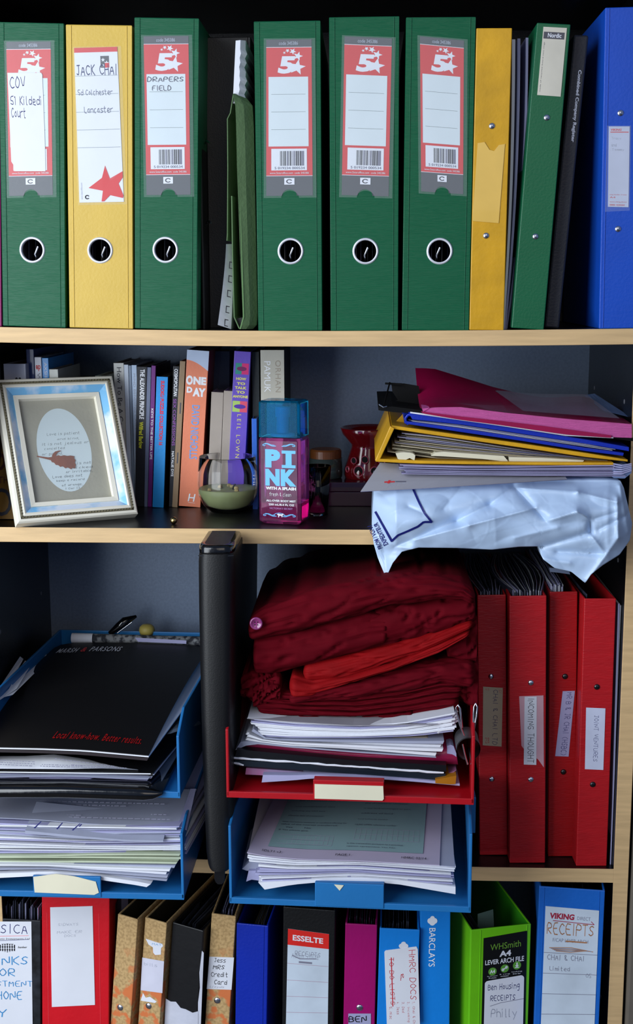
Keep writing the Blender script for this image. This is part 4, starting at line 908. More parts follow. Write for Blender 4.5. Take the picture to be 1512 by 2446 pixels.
def toplayer(fr, bk, Yf, Yb, m, mb, n=14, nd=8, th=.0008, bend=0):
    """a lying sheet: front and back edges in pixels at depths Yf, Yb"""
    fr, bk = resamp(fr, n), resamp(bk, n); rows = []
    for i in range(n):
        a, b = PY(*fr[i], Yf), PY(*bk[i], Yb); rows.append([a.lerp(b, k/(nd-1))+Vector((0, 0, bend*math.sin(math.pi*k/(nd-1)))) for k in range(nd)])
    mb.grid(rows, m); lo = [[p-Vector((0, 0, th)) for p in r] for r in rows]; mb.grid(lo, m)
    for e in (0, -1):
        mb.grid([rows[e], lo[e]], m); mb.grid([[r[e] for r in rows], [r[e] for r in lo]], m)
    return rows
t = T('paper_pile', 'papers and plastic sleeves stacked under the black brochure', 'papers', PY(150, 1850, .0))
mb = MB(); sheets(mb, [(-120, 1846), (0, 1846), (200, 1846), (362, 1850)], [(-120, 1870), (0, 1866), (150, 1862), (345, 1872)], -.094, .27, [white, white, greyp, lilac], 9, 8, .003, 1.0, dx=.045, dz=.008, seed=2); t.part('sheets', mb, True, stuff=True)
mb = MB(); slab(mb, [(-120, 1868), (0, 1867), (150, 1862), (300, 1868), (352, 1874)], [(-120, 1872), (0, 1871), (150, 1866), (300, 1872), (350, 1879)], -.096, .27, tan, dx=.045, dz=.01); t.part('buff_card', mb, True)
mb = MB(); slab(mb, [(-120, 1838), (0, 1840), (200, 1841), (366, 1846)], [(-120, 1846), (0, 1847), (200, 1848), (364, 1853)], -.092, .29, blk, dx=.05, dz=.008); t.part('dark_cover', mb, True)
mb = MB(); mb.grid([[PY(x, 1843+x*.012, -.0945), PY(x, 1845.5+x*.012, -.0945)] for x in range(-120, 366, 30)], white); t.part('pale_edge', mb, True)
mb = MB(); rows = toplayer([(338, 1868), (385, 1868)], [(478, 1640), (520, 1640)], -.09, .17, M('plastic_grey', (.38, .41, .46), .35, alpha=.85, var=.1), mb, 4); t.part('sleeve', mb, True)
mb = MB(); P = [PY(x, y, Yv) for x, y, Yv in ((392, 1755, -.02), (408, 1752, -.05), (430, 1745, -.05), (480, 1730, -.01), (478, 1724, 0), (445, 1714, .02), (425, 1722, .02))]; mb.add(P, [tuple(range(7))], M('sleeve_clear', (.5, .56, .62), .15, alpha=.5, coat=.4)); t.part('sleeve_corner', mb, True)
t = T('printed_letter', 'curled white printed letter sticking out under the black brochure', 'papers', PY(150, 1825, -.05))
mb = MB(); top = resamp([(-100, 1808), (0, 1806), (60, 1806), (130, 1802), (200, 1812), (270, 1826), (330, 1838)], 20); bot = resamp([(-100, 1836), (0, 1836), (150, 1837), (250, 1835), (330, 1839)], 20)
rows = [[PY(*a, -.062), PY((a[0]+b[0])/2, (a[1]+b[1])/2, -.085), PY(*b, -.094)] for a, b in zip(top, bot)]; mb.grid(rows, white); mb.grid([[p+Vector((0, .0006, -.0004)) for p in r] for r in rows], white); t.part('sheet', mb, True, smooth=True)
mb = MB(); rnd = random.Random(5)
for (x0, x1, y, sl) in ((130, 275, 1811, .13), (100, 200, 1825, .04), (96, 250, 1829, .03), (0, 80, 1815, .05), (0, 80, 1820, .05), (0, 75, 1825, .05), (170, 300, 1826, .06)):
    x = x0
    while x < x1: w_ = rnd.randint(3, 9); yy = y+(x-x0)*sl; mb.add([PY(x, yy, -.0955), PY(x+w_, yy+w_*sl, -.0955), PY(x+w_, yy+1.6+w_*sl, -.0955), PY(x, yy+1.6, -.0955)], [(0, 1, 2, 3)], pencil); x += w_+2
t.part('print', mb, True, stuff=True)
t = T('brochure', 'large matt black brochure with white title and red strapline in the upper left tray', 'brochure', PY(150, 1700, .05))
bro = M('brochure_black', (.045, .04, .045), .5, .1, 100, var=.02)
FR = [(-118, 1781), (0, 1784), (100, 1786), (200, 1790), (300, 1799), (355, 1804)]; BK = [(130, 1547), (150, 1538), (200, 1535), (300, 1535), (400, 1539), (500, 1545)]
mb = MB(); broR = toplayer(FR, BK, -.093, .2, bro, mb, 24, 14, .0006, .006); t.part('cover', mb, True, smooth=True)
mb = MB(); slab(mb, [(a, b+2) for a, b in FR], [(a, b+5) for a, b in FR], -.0925, .28, white, dx=.046, dz=.026); t.part('page_edge', mb, True)
mb = MB(); slab(mb, [(a, b+6) for a, b in FR], [(a-4, b+13) for a, b in FR], -.090, .28, M('brochure_back', (.13, .09, .11), .5), dx=.046, dz=.022); t.part('back_cover', mb, True)
def bropt(u, v, h):
    x, y = u*23, (1-v)*13; i, j = min(int(x), 22), min(int(y), 12); fx, fy = x-i, y-j
    return (broR[i][j]*(1-fx)+broR[i+1][j]*fx)*(1-fy)+(broR[i][j+1]*(1-fx)+broR[i+1][j+1]*fx)*fy + Vector((0, -.0002, .0005+h))
s = Sheet(bropt, .0001); s.text('MARSH', .085, .075, .21, .135, M('foil_silver', (.75, .77, .82), .3), bold=.01, sp=1.15); s.text('&', .232, .07, .262, .125, redlab); s.text('PARSONS', .285, .06, .475, .12, M('foil_silver', (.75, .77, .82), .3), bold=.01, sp=1.15)
s.text('Local know-how. Better results.', .48, .885, .935, .935, M('foil_red', (.60, .05, .06), .5), shear=.2, sp=1.2, bold=.01); t.part('print', s.mb, True)
t = T('newspaper_roll', 'rolled newspaper lying at the back of the upper left tray', 'newspaper', PY(300, 1520, .2))
mb = MB(); pts = [PY(x, y, .215) for x, y in ((173, 1524), (200, 1524), (300, 1527), (400, 1530), (500, 1532))]; mb.tube(pts, .0062, M('newsprint', (.50, .51, .52), .8, .2, 200, col2=(.16, .17, .2), vs=160), 14); t.part('roll', mb, True, smooth=True)
mb = MB(); mb.tube([PY(172, 1524, .213), PY(222, 1525, .213)], .0066, white, 14); t.part('blank_end', mb, True, smooth=True)
mb = MB(); mb.add([PY(322, 1523, .20), PY(330, 1533, .20), PY(445, 1538, .20), PY(445, 1530, .20)], [(0, 1, 2, 3)], lilac); t.part('loose_page', mb, True)
t = T('bulldog_clip', 'black glossy clip standing behind the rolled newspaper', 'clip', PY(290, 1505, .23))
mb = MB(); mb.tube([PY(262, 1513, .225), PY(285, 1495, .225), PY(298, 1484, .225), PY(325, 1472, .235)], [.003, .0055, .006, .002], M('black_gloss', (.03, .03, .04), .08, coat=.8), 12); t.part('grip', mb, True, smooth=True)
mb = MB(); mb.tube([PY(280, 1512, .217), PY(315, 1486, .217)], .0009, chrome, 6); t.part('wire', mb, True, smooth=True)
mb = MB(); c0 = PY(351, 1508, .232); mb.lathe([(0, .0095), (.006, .009), (.0095, .006), (.0105, .002), (.0095, -.003), (0, -.006)], M('yellow_rubber', (.66, .60, .30), .5, .3, 60), 24, tuple(c0)); single('rubber_ball', mb, 'small dull yellow ball behind the rolled newspaper', 'ball', smooth=True)
t = T('curled_papers', 'loose white papers curling up at the left side of the upper left tray', 'papers', PY(40, 1600, .1))
mb = MB()
for P in (((0, 1640, .02), (48, 1568, .10), (56, 1574, .11), (20, 1640, .03)), ((0, 1650, .0), (20, 1635, .03), (60, 1578, .10), (76, 1585, .11), (40, 1645, .02), (0, 1672, -.02)), ((60, 1578, .10), (72, 1586, .12), (78, 1568, .14), (118, 1563, .17), (124, 1567, .17), (30, 1660, .0), (10, 1665, -.01))):
    mb.add([PY(*q) for q in P], [tuple(range(len(P)))], white)
t.part('sheets', mb, True)

# --- lower left tray: thick heap of papers
t = T('paper_stack', 'thick sagging stack of white papers in the lower left tray', 'papers', PY(200, 2040, .0))
L = lambda *a: list(a)
bands = [([(-140, 1964), (200, 1972), (425, 1974)], [(-140, 1992), (0, 1996), (200, 2004), (436, 2000)], [greyp, white, lilac], 7, -.088),
         ([(-140, 1996), (0, 2000), (200, 2008), (436, 2004)], [(-140, 2040), (0, 2040), (200, 2038), (440, 2040)], [white, white, lilac, white], 10, -.090),
         ([(-140, 2042), (0, 2042), (200, 2040), (436, 2042)], [(-140, 2060), (0, 2060), (200, 2062), (418, 2066)], [greenp, white, greenp], 4, -.091),
         ([(-140, 2062), (0, 2060), (200, 2064), (412, 2068)], [(-140, 2090), (0, 2084), (120, 2080), (220, 2090), (395, 2108)], [white, greyp, white], 5, -.094)]
for k, (a, b, ms, n, Y) in enumerate(bands):
    mb = MB(); sheets(mb, a, b, Y, .27, ms, n, 7, .004, 2.2, dx=.03, dz=.004, seed=20+k, th=.7); t.part('sheets', mb, True, stuff=True)
mb = MB(); slab(mb, [(-140, 2092), (0, 2086), (120, 2082), (220, 2090), (330, 2106), (360, 2112)], [(-140, 2102), (0, 2097), (120, 2091), (220, 2099), (330, 2115), (350, 2119)], -.098, .25, white, dx=.03); t.part('folded_sheet', mb, True)
mb = MB(); toplayer([(-140, 1955), (0, 1953), (100, 1958), (230, 1969), (425, 1972)], [(-60, 1890), (100, 1888), (300, 1886), (470, 1885)], -.086, -.005, greyp, mb, 14, 6, .0008); t.part('top_sheet', mb, True, smooth=True)
mb = MB(); slab(mb, [(60, 1984), (200, 1998), (300, 2006), (390, 2008)], [(60, 1991), (200, 2003), (300, 2010), (390, 2012)], -.100, .05, greyp, dz=.012); t.part('printed_sheet', mb, True)
mb = MB()
for x, y, x2, y2 in ((80, 1978, 97, 1962), (134, 1980, 148, 1965), (171, 1983, 190, 1967), (187, 1974, 194, 1968)): mb.add([PY(x, y, -.1012), PY(x+4, y+1, -.1012), PY(x2+3, y2, -.1012), PY(x2, y2, -.1012)], [(0, 1, 2, 3)], ink)
t.part('pen_marks', mb, True)
mb = MB(); toplayer([(425, 1972), (446, 1982)], [(455, 1884), (468, 1884)], -.086, -.02, lilac, mb, 4); t.part('side_sheet', mb, True)
mb = MB(); rnd = random.Random(8)
for y, x0, x1 in ((1914, 60, 385), (1922, 90, 300), (1945, 22, 190), (1950, 30, 400), (1947, 360, 395)):
    x = x0
    while x < x1:
        w_ = rnd.randint(4, 14); yy = y+(x-x0)*.025; f = (1965-yy)/80*.081
        mb.add([PY(x, yy, -.0865+f)+Vector((0, 0, .0012)), PY(x+w_, yy, -.0865+f)+Vector((0, 0, .0012)), PY(x+w_, yy+1.6, -.0865+f)+Vector((0, 0, .0012)), PY(x, yy+1.6, -.0865+f)+Vector((0, 0, .0012))], [(0, 1, 2, 3)], pencil); x += w_+3
t.part('print', mb, True, stuff=True)

# --- lower right tray: tax form pile
t = T('form_stack', 'stack of white forms with printed green and pink top page in the lower right tray', 'papers', PY(830, 2080, .0))
for k, (a, b, ms, n) in enumerate((([(592, 2042), (700, 2054), (850, 2058), (1084, 2070)], [(600, 2058), (700, 2066), (850, 2066), (1084, 2084)], [white, greyp, white], 4),
        ([(622, 2060), (700, 2069), (850, 2068), (1080, 2086)], [(614, 2092), (700, 2090), (850, 2084), (1080, 2098)], [white, white, lilac], 5),
        ([(616, 2093), (700, 2092), (850, 2086), (1080, 2100)], [(630, 2108), (700, 2104), (850, 2095), (1084, 2114)], [white, lilac, white], 4))):
    mb = MB(); sheets(mb, a, b, -.094, .27, ms, n, 6, .003, 1.5, seed=40+k, th=.75); t.part('sheets', mb, True, stuff=True)
mb = MB(); slab(mb, [(617, 2108), (700, 2104), (780, 2098), (860, 2096), (950, 2102), (1088, 2118)], [(632, 2125), (700, 2113), (780, 2106), (860, 2105), (950, 2112), (1088, 2136)], -.098, .26, white); t.part('bottom_sheets', mb, True)
mb = MB(); slab(mb, [(578, 2076), (612, 2044), (622, 2060)], [(590, 2080), (616, 2078), (622, 2080)], -.080, .1, greyp, n=6); slab(mb, [(594, 2080), (620, 2080), (622, 2100)], [(588, 2106), (600, 2101), (622, 2104)], -.085, .1, lilac, n=6); t.part('jutting_sheets', mb, True)
mb = MB(); rowsF = toplayer([(590, 2036), (640, 2045), (720, 2052), (850, 2055), (1050, 2066)], [(655, 1905), (760, 1905), (900, 1906), (1056, 1910)], -.094, .05, M('form_lilac', (.66, .63, .72), .7, var=.02), mb, 20, 8, .001); t.part('top_form', mb, True, smooth=True)
mb = MB(); toplayer([(1050, 2067), (1086, 2070)], [(1056, 1912), (1076, 1912)], -.092, .05, greyp, mb, 4, 5); t.part('form_behind', mb, True)
def formpt(u, v, h):
    x, y = u*19, (1-v)*7; i, j = min(int(x), 18), min(int(y), 6); fx, fy = x-i, y-j
    return (rowsF[i][j]*(1-fx)+rowsF[i+1][j]*fx)*(1-fy)+(rowsF[i][j+1]*(1-fx)+rowsF[i+1][j+1]*fx)*fy + Vector((0, -.0002, .0005+h))
s = Sheet(formpt, .0002); fg = M('form_green', (.48, .60, .62), .7, var=.02); n = 8
for i in range(n):
    for j in range(4): s.poly([(.09+.82*(i+a)/n, .0+.86*(j+b)/4) for a, b in ((0, 0), (1, 0), (1, 1), (0, 1))], fg, .0003)
s.n = 3
for (a, b, c_, d_) in ((.13, .655, .42, .80), (.53, .53, .88, .70)):
    for i in range(13): u = a+(c_-a)*i/12; s.rect(u, b, u+.0015, d_, greyp)
    for j in range(3): v = b+(d_-b)*j/2; s.rect(a, v, c_, v+.005, greyp)
for txt, a, b, c_, d_ in (('date of transaction code number', .16, .06, .45, .085), ('total consideration or value', .15, .17, .38, .19), ('including any VAT paid', .14, .25, .33, .27), ('effective date of transaction', .13, .33, .33, .35), ('What restrictions covenants or conditions affecting the', .11, .44, .47, .465), ('value of the interest transferred', .11, .48, .42, .50), ('Yes        No', .14, .53, .28, .55), ('If Yes please give', .11, .575, .27, .60),
                        ('date of contract or conclusion', .55, .10, .80, .12), ('is any land exchanged or part', .55, .19, .82, .21), ('address of land', .54, .27, .72, .29), ('local authority number', .53, .37, .70, .39), ('NLPG UPRN reference number', .52, .46, .75, .48), ('Is this transaction pursuant to a previous', .50, .755, .80, .78), ('option agreement Yes No', .50, .80, .76, .82)):
    s.text(txt, a, b, c_, d_, M('form_ink', (.25, .28, .36), .7, var=0))
s.text('SDLT1 v3', .07, .925, .17, .955, inkblk); s.text('PAGE 1', .455, .925, .53, .955, inkblk); s.text('HMRC 02/14', .80, .925, .93, .955, inkblk)
t.part('form_print', s.mb, True)

# --- red tray: papers, black folder
Yr = -.070
t = T('paper_stack', 'white papers stacked between the red cloth and the black folder', 'papers', PY(830, 1760, .0))
for k, (a, b, ms, n) in enumerate((([(595, 1712), (700, 1724), (850, 1734), (960, 1728), (1085, 1702)], [(625, 1760), (700, 1764), (850, 1763), (1000, 1758), (1085, 1748)], [white, lilac, white, greyp], 10),
        ([(606, 1742), (640, 1766), (850, 1768), (1000, 1770), (1060, 1770)], [(580, 1768), (700, 1784), (850, 1792), (1045, 1806)], [greyp, white, greyp], 4))):
    mb = MB(); sheets(mb, a, b, Yr, .27, ms, n, 8, .004, 1.6, seed=60+k, th=.8); t.part('sheets', mb, True, stuff=True)
mb = MB(); slab(mb, [(860, 1764), (950, 1762), (1020, 1762), (1040, 1766)], [(860, 1767), (950, 1770), (1010, 1772), (1036, 1770)], -.062, .2, buff); t.part('buff_envelope', mb, True)
mb = MB(); toplayer([(590, 1715), (700, 1724), (850, 1733), (1045, 1730)], [(612, 1690), (700, 1690), (900, 1690), (1045, 1690)], -.072, -.02, M('top_grey', (.58, .57, .60), .7), mb, 10, 4); t.part('top_sheet', mb, True)
mb = MB()
for dy in (0, 10, 18, 26): mb.tube([PY(1045, 1730+dy*.8, -.068), PY(1070, 1718+dy*.6, -.066), PY(1093, 1698+dy*.9, -.062)], .0012, white, 6)
slab(mb, [(1045, 1735), (1070, 1722), (1090, 1702)], [(1045, 1752), (1070, 1742), (1090, 1724)], -.06, .15, greyp, n=8); t.part('curled_ends', mb, True)
mb = MB(); slab(mb, [(575, 1772), (600, 1768), (700, 1782), (850, 1795), (1040, 1806)], [(562, 1792), (600, 1776), (700, 1786), (850, 1798), (1042, 1810)], -.066, .24, greyp); t.part('lower_sheet', mb, True)
t = T('pink_folder', 'crumpled dark pink plastic wallet above the black folder in the red tray', 'folder', PY(830, 1805, .0))
mb = MB(); slab(mb, [(575, 1772), (640, 1772), (750, 1790), (900, 1800), (1050, 1790), (1088, 1785)], [(572, 1790), (640, 1792), (750, 1806), (900, 1818), (1094, 1826)], -.060, .24, M('wallet_pink', (.50, .09, .24), .25, .3, 25, coat=.3, var=.15)); t.part('wallet', mb, True, smooth=True)
mb = MB(); slab(mb, [(1068, 1782), (1082, 1778), (1090, 1800)], [(1068, 1800), (1082, 1802), (1090, 1808)], -.062, .02, lilac, n=5); t.part('paper_corner', mb, True)
t = T('black_folder', 'flat black display folder with torn white edge in the red tray', 'folder', PY(830, 1830, .0))
nv = M('black_slate', (.05, .055, .075), .35, .1, 80, var=.05)
mb = MB(); slab(mb, [(566, 1790), (700, 1803), (850, 1817), (1066, 1828)], [(560, 1810), (700, 1818), (850, 1831), (1066, 1843)], -.072, .24, nv); t.part('upper_cover', mb, True)
mb = MB(); slab(mb, [(560, 1816), (700, 1822), (850, 1835), (1064, 1848)], [(565, 1829), (700, 1838), (850, 1849), (1064, 1864)], -.072, .24, M('slate_blue', (.08, .12, .16), .35, var=.05)); t.part('lower_cover', mb, True)
mb = MB(); rnd = random.Random(3); pts = [(582, 1828), (570, 1824), (556, 1822), (551, 1815), (556, 1810), (566, 1811)]+[(580+i*20, 1812+i*1.42+rnd.uniform(-1, 1)) for i in range(25)]
mb.tube([PY(*q, -.0728) for q in pts], [.0008+rnd.random()*.0006 for _ in pts], white, 6); t.part('torn_edge', mb, True)
t = T('plastic_sleeves', 'pink and clear plastic sleeves at the bottom of the red tray', 'folder', PY(830, 1860, .0))
mb = MB(); slab(mb, [(588, 1834), (700, 1842), (850, 1852), (1070, 1850), (1090, 1840)], [(586, 1850), (610, 1851), (700, 1856), (850, 1856), (1050, 1868)], -.066, .22, M('sleeve_pink', (.62, .34, .50), .3, .2, 30, coat=.3, col2=(.55, .48, .60), vs=20)); t.part('sleeve', mb, True)
mb = MB(); slab(mb, [(628, 1851), (700, 1852), (750, 1850), (850, 1852), (1000, 1862), (1098, 1872)], [(625, 1869), (700, 1864), (750, 1859), (850, 1857), (1000, 1868), (1098, 1877)], -.075, .2, lilac); t.part('lower_sleeve', mb, True)
mb = MB(); slab(mb, [(1040, 1862), (1078, 1855), (1090, 1853)], [(1040, 1871), (1078, 1874), (1088, 1873)], -.077, .1, M('sleeve_amber', (.62, .40, .06), .4), n=5); t.part('amber_tab', mb, True)
# binder clip on the right wall of the red tray
t = T('binder_clip', 'large nickel binder clip gripping the right wall of the red tray', 'clip', PY(1119, 1790, -.07))
cc = PY(1119, 1789, -.082); rr = .0128; dm = M('clip_steel', (.42, .42, .44), .32, metal=.35, var=.1)
mb = MB(); rows = []
for k in range(25): a = R(-75+330*k/24+30); p = Vector((rr*math.sin(R(-165+330*k/24)), 0, -rr*math.cos(R(-165+330*k/24)))) * 1.0; rows.append([cc+Vector((-p.x, 0, -p.z*-1)), cc+Vector((-p.x, .032, -p.z*-1))])
rows = [[cc+Vector((rr*math.sin(R(a)), dy, rr*math.cos(R(a)))) for dy in (0, .034)] for a in range(-170, 171, 10)]
rows = [[p for p in r] for r in rows]; mb.grid(rows, dm); mb.grid([[p+(p-cc-Vector((0, (p-cc).y, 0))).normalized()*-.0009 for p in r] for r in rows], dm); t.part('spring_barrel', mb, True, smooth=True)
for pts in ([(1108, 1757), (1101, 1738), (1093, 1710), (1089, 1690), (1094, 1683), (1099, 1692), (1101, 1712), (1104, 1738)], [(1128, 1757), (1133, 1738), (1138, 1712), (1140, 1688), (1136, 1680), (1132, 1688), (1131, 1712), (1131, 1738)], [(1105, 1777), (1110, 1800), (1117, 1826)], [(1131, 1777), (1129, 1800), (1126, 1826)]):
    mb = MB(); mb.tube([PY(*q, -.084) for q in pts], .0010, chrome, 8); t.part('wire_handle', mb, True, smooth=True)

# --- black leather case standing between the trays
t = T('leather_case', 'tall black leather case standing upright between the letter trays', 'case', PY(515, 2078, -.03))
mb = MB(); nodes = [(2079, 500, 548), (2076, 497, 552), (2068, 494, 556), (2040, 490, 556), (1960, 487, 556), (1800, 480, 556), (1600, 475, 558), (1450, 472, 559), (1345, 471, 560), (1330, 472, 560), (1322, 473, 559)]
Yc = -.088; rows = []
for y, xl, xr in nodes:
    a, b = PY(xl, y, Yc), PY(xr, y, Yc); c0, hw = (a+b)/2, (b-a).x/2; c = []
    for k in range(17): q = R(180-180*k/16); c.append(Vector((c0.x+hw*math.copysign(abs(math.cos(q))**.55, math.cos(q)), c0.y+.016-.020*math.sin(q)**.8, c0.z)))
    c.append(Vector((c0.x+hw, .20, c0.z))); c.append(Vector((c0.x-hw, .20, c0.z))); rows.append(c)
mb.grid(rows, leath, closed_u=True); mb.add(rows[0], [tuple(range(19))[::-1]], leath); mb.add(rows[-1], [tuple(range(19))], leath); t.part('case_body', mb, True, smooth=True)
mb = MB(); rows = []
for y, k_ in ((1323, 1), (1319, 1.02), (1308, 1), (1303, .92), (1302, .7)):
    a, b = PY(473, y, Yc), PY(558, y, Yc); c0, hw = (a+b)/2, (b-a).x/2*k_; c = []
    for k in range(17): q = R(180-180*k/16); c.append(Vector((c0.x+hw*math.copysign(abs(math.cos(q))**.55, math.cos(q)), c0.y+.016-.020*k_*math.sin(q)**.8, c0.z)))
    c.append(Vector((c0.x+hw, -.01, c0.z))); c.append(Vector((c0.x-hw, -.01, c0.z))); rows.append(c)
mb.grid(rows, M('leather_gloss', (.03, .03, .036), .18, .2, 300, coat=.4), closed_u=True); mb.add(rows[-1], [tuple(range(19))], leath); t.part('end_cap', mb, True, smooth=True)
mb = MB(); mb.tube([PY(474+i*8.4, 1327+2.2*math.sin(i/10*3.14), Yc-.003*math.sin(i/10*3.14)) for i in range(11)], .0007, M('seam', (.12, .13, .15), .4), 6); t.part('seam', mb, True)
mb = MB(); pts = [(512, 2070), (512, 2100), (515, 2108), (520, 2113), (530, 2113), (535, 2108), (537, 2100), (537, 2070)]; flat(pts, -.082, .004, M('tab_black', (.06, .065, .08), .3), mb); t.part('pull_tab', mb, True, bevel=.0006)

# --- folded red cloth, built as layered folds
def cloth(t, name, top, bot, Y, D, m, r_y=.02, seed=0, amp=.004, n=90, sc=26, droop=0, fold=10, label=None):
    tp, bt = resamp(top, n), resamp(bot, n); rows = []
    for i in range(n):
        e = i/(n-1); en = min(1, min(e, 1-e)/.035); en = math.sqrt(en*(2-en)) if en < 1 else 1
        a, b = PY(tp[i][0], tp[i][1], Y), PY(bt[i][0], bt[i][1], Y); c0 = (a+b)/2; hz = (a.z-b.z)/2*(.25+.75*en); c = []
        for k in range(25):
            q = R(90-180*k/24); p = c0+Vector((0, -r_y*(.3+.7*en)*math.cos(q)**.85, hz*math.sin(q)))
            v = Vector((c0.x*sc*.9, q*1.0+c0.x*fold, seed*7.3)); v2 = Vector((c0.x*sc*.55+q*.7, q*2.3-c0.x*fold*1.5, seed*3.1)); d = amp*.7*noise.noise(v) - amp*1.3*max(0, 1-abs(noise.noise(v2))*7) + amp*.5*noise.noise(v2*1.7)
            nrm = Vector((0, -math.cos(q), math.sin(q)*.6)); c.append(p+nrm*d*en)
        bk = D*(.25+.75*en); c.append(c[-1]+Vector((0, bk, droop))); c.append(c[0]+Vector((0, bk, droop))); rows.append(c)
    mb = MB(); mb.grid(rows, m, closed_u=True); mb.add(rows[0], [tuple(range(27))], m); mb.add(rows[-1], [tuple(range(27))[::-1]], m)
    return t.part(name, mb, True, smooth=True, label=label)
maroon = M('cloth_maroon', (.34, .0, .055), .85, .15, 500, (1, 1, 3), .05, 30, spec=.12); scarlet = M('cloth_scarlet', (.50, .015, .035), .75, .2, 500, (1, 1, 3), .05, 30, spec=.15)
Yk = -.040
t = T('folded_cover', 'dark red buttoned bed cover, bundled on top of the red tray pile', 'fabric', PY(850, 1600, .03))
cloth(t, 'top_fold', [(590, 1468), (640, 1432), (700, 1412), (780, 1392), (860, 1376), (950, 1366), (1050, 1366), (1105, 1376), (1135, 1400)], [(598, 1524), (650, 1517), (700, 1508), (800, 1482), (870, 1462), (940, 1440), (1040, 1426), (1100, 1424), (1132, 1440)], Yk, .2, maroon, .030, 1, .0040)
cloth(t, 'fold', [(600, 1505), (700, 1495), (800, 1470), (880, 1455), (930, 1460)], [(612, 1606), (660, 1604), (760, 1580), (860, 1556), (925, 1530)], Yk+.006, .2, maroon, .028, 2, .0045, fold=4)
cloth(t, 'fold', [(860, 1462), (950, 1428), (1050, 1410), (1132, 1404)], [(870, 1545), (960, 1534), (1060, 1505), (1136, 1478)], Yk+.010, .2, maroon, .028, 3, .0050, fold=20)
cloth(t, 'fold', [(905, 1515), (1000, 1500), (1080, 1488), (1136, 1470)], [(905, 1580), (1000, 1560), (1080, 1545), (1140, 1580)], Yk+.020, .2, maroon, .02, 4, .005)
mb = MB(); p = PY(612, 1489, Yk-.0335); mb.lathe([(0, .0004), (.0042, .0004), (.0050, .0016), (.0064, .0018), (.0070, .0004), (.0066, -.0008), (0, -.0008)], M('button_mauve', (.55, .22, .45), .12, coat=.6, trans=.2), 28)
mb.v = [Vector((p.x+v.x, p.y-v.z, p.z+v.y)) for v in mb.v]
for dx, dy in ((-.0015, -.0015), (.0015, -.0015), (-.0015, .0015), (.0015, .0015)): mb.box(p.x+dx-.0005, p.x+dx+.0005, p.y-.0008, p.y-.0003, p.z+dy-.0005, p.z+dy+.0005, blk)
t.part('button', mb, True, smooth=True, label='mauve four-hole button')
t = T('red_lining', 'bright scarlet cloth strip emerging between the dark red folds', 'fabric', PY(850, 1610, .03))
cloth(t, 'upper_band', [(735, 1585), (830, 1562), (940, 1535), (1040, 1508), (1128, 1476)], [(715, 1622), (790, 1622), (900, 1590), (1000, 1558), (1128, 1494)], Yk-.004, .15, scarlet, .016, 5, .0030, fold=3)
cloth(t, 'lower_band', [(672, 1604), (730, 1618), (830, 1604), (930, 1575), (1040, 1535), (1120, 1498)], [(712, 1668), (760, 1660), (850, 1626), (950, 1592), (1050, 1554), (1122, 1510)], Yk-.008, .15, scarlet, .018, 6, .0028, fold=2)
t = T('folded_cover', 'dark red cover folded in flat layers, directly on the papers of the red tray', 'fabric', PY(850, 1680, .03))
cloth(t, 'thick_fold', [(690, 1640), (780, 1630), (860, 1612), (950, 1592), (1050, 1572), (1135, 1568)], [(690, 1672), (780, 1664), (860, 1660), (950, 1648), (1050, 1625), (1132, 1640)], Yk+.0, .2, maroon, .024, 7, .0045)
for k, (tp, bt) in enumerate((
   ([(640, 1646), (750, 1650), (850, 1654), (950, 1644), (1050, 1620), (1098, 1618)], [(650, 1664), (750, 1666), (850, 1668), (950, 1656), (1050, 1634), (1104, 1634)]),
   ([(612, 1652), (700, 1664), (850, 1666), (960, 1654), (1060, 1632), (1106, 1632)], [(620, 1674), (700, 1676), (850, 1680), (960, 1668), (1060, 1648), (1104, 1648)]),
   ([(600, 1660), (700, 1675), (850, 1679), (960, 1667), (1060, 1647), (1104, 1646)], [(614, 1686), (700, 1688), (850, 1692), (960, 1680), (1060, 1662), (1098, 1660)]),
   ([(606, 1672), (700, 1686), (850, 1690), (960, 1678), (1060, 1660), (1095, 1660)], [(624, 1698), (700, 1704), (850, 1706), (960, 1694), (1060, 1682), (1094, 1680)]))):
    cloth(t, 'flat_fold', tp, bt, Yk-.004+.001*k, .2, maroon, .014, 10+k, .0022, fold=2)
cloth(t, 'hanging_fold', [(700, 1698), (800, 1700), (880, 1702), (990, 1690)], [(720, 1710), (800, 1712), (880, 1722), (985, 1718)], Yk, .18, maroon, .012, 15, .004)
cloth(t, 'hanging_fold', [(960, 1676), (1020, 1668), (1095, 1660)], [(975, 1712), (1030, 1700), (1096, 1698)], Yk+.004, .18, maroon, .012, 16, .004)
cloth(t, 'left_bunch', [(576, 1612), (600, 1590), (640, 1590), (668, 1602)], [(577, 1660), (600, 1668), (640, 1668), (680, 1660)], Yk+.004, .15, maroon, .022, 17, .0085, sc=60, fold=40)
cloth(t, 'left_bunch', [(604, 1632), (640, 1612), (672, 1622)], [(606, 1690), (640, 1680), (675, 1664)], Yk-.004, .15, maroon, .018, 18, .0085, sc=70, fold=50)
cloth(t, 'right_bunch', [(1060, 1502), (1100, 1485), (1138, 1470)], [(1075, 1570), (1110, 1574), (1140, 1580)], Yk+.004, .15, maroon, .016, 19, .0065, sc=50, fold=30)
cloth(t, 'right_bunch', [(1070, 1572), (1110, 1566), (1142, 1560)], [(1086, 1640), (1110, 1676), (1142, 1690)], Yk+.006, .15, maroon, .014, 21, .006, sc=50, fold=20)

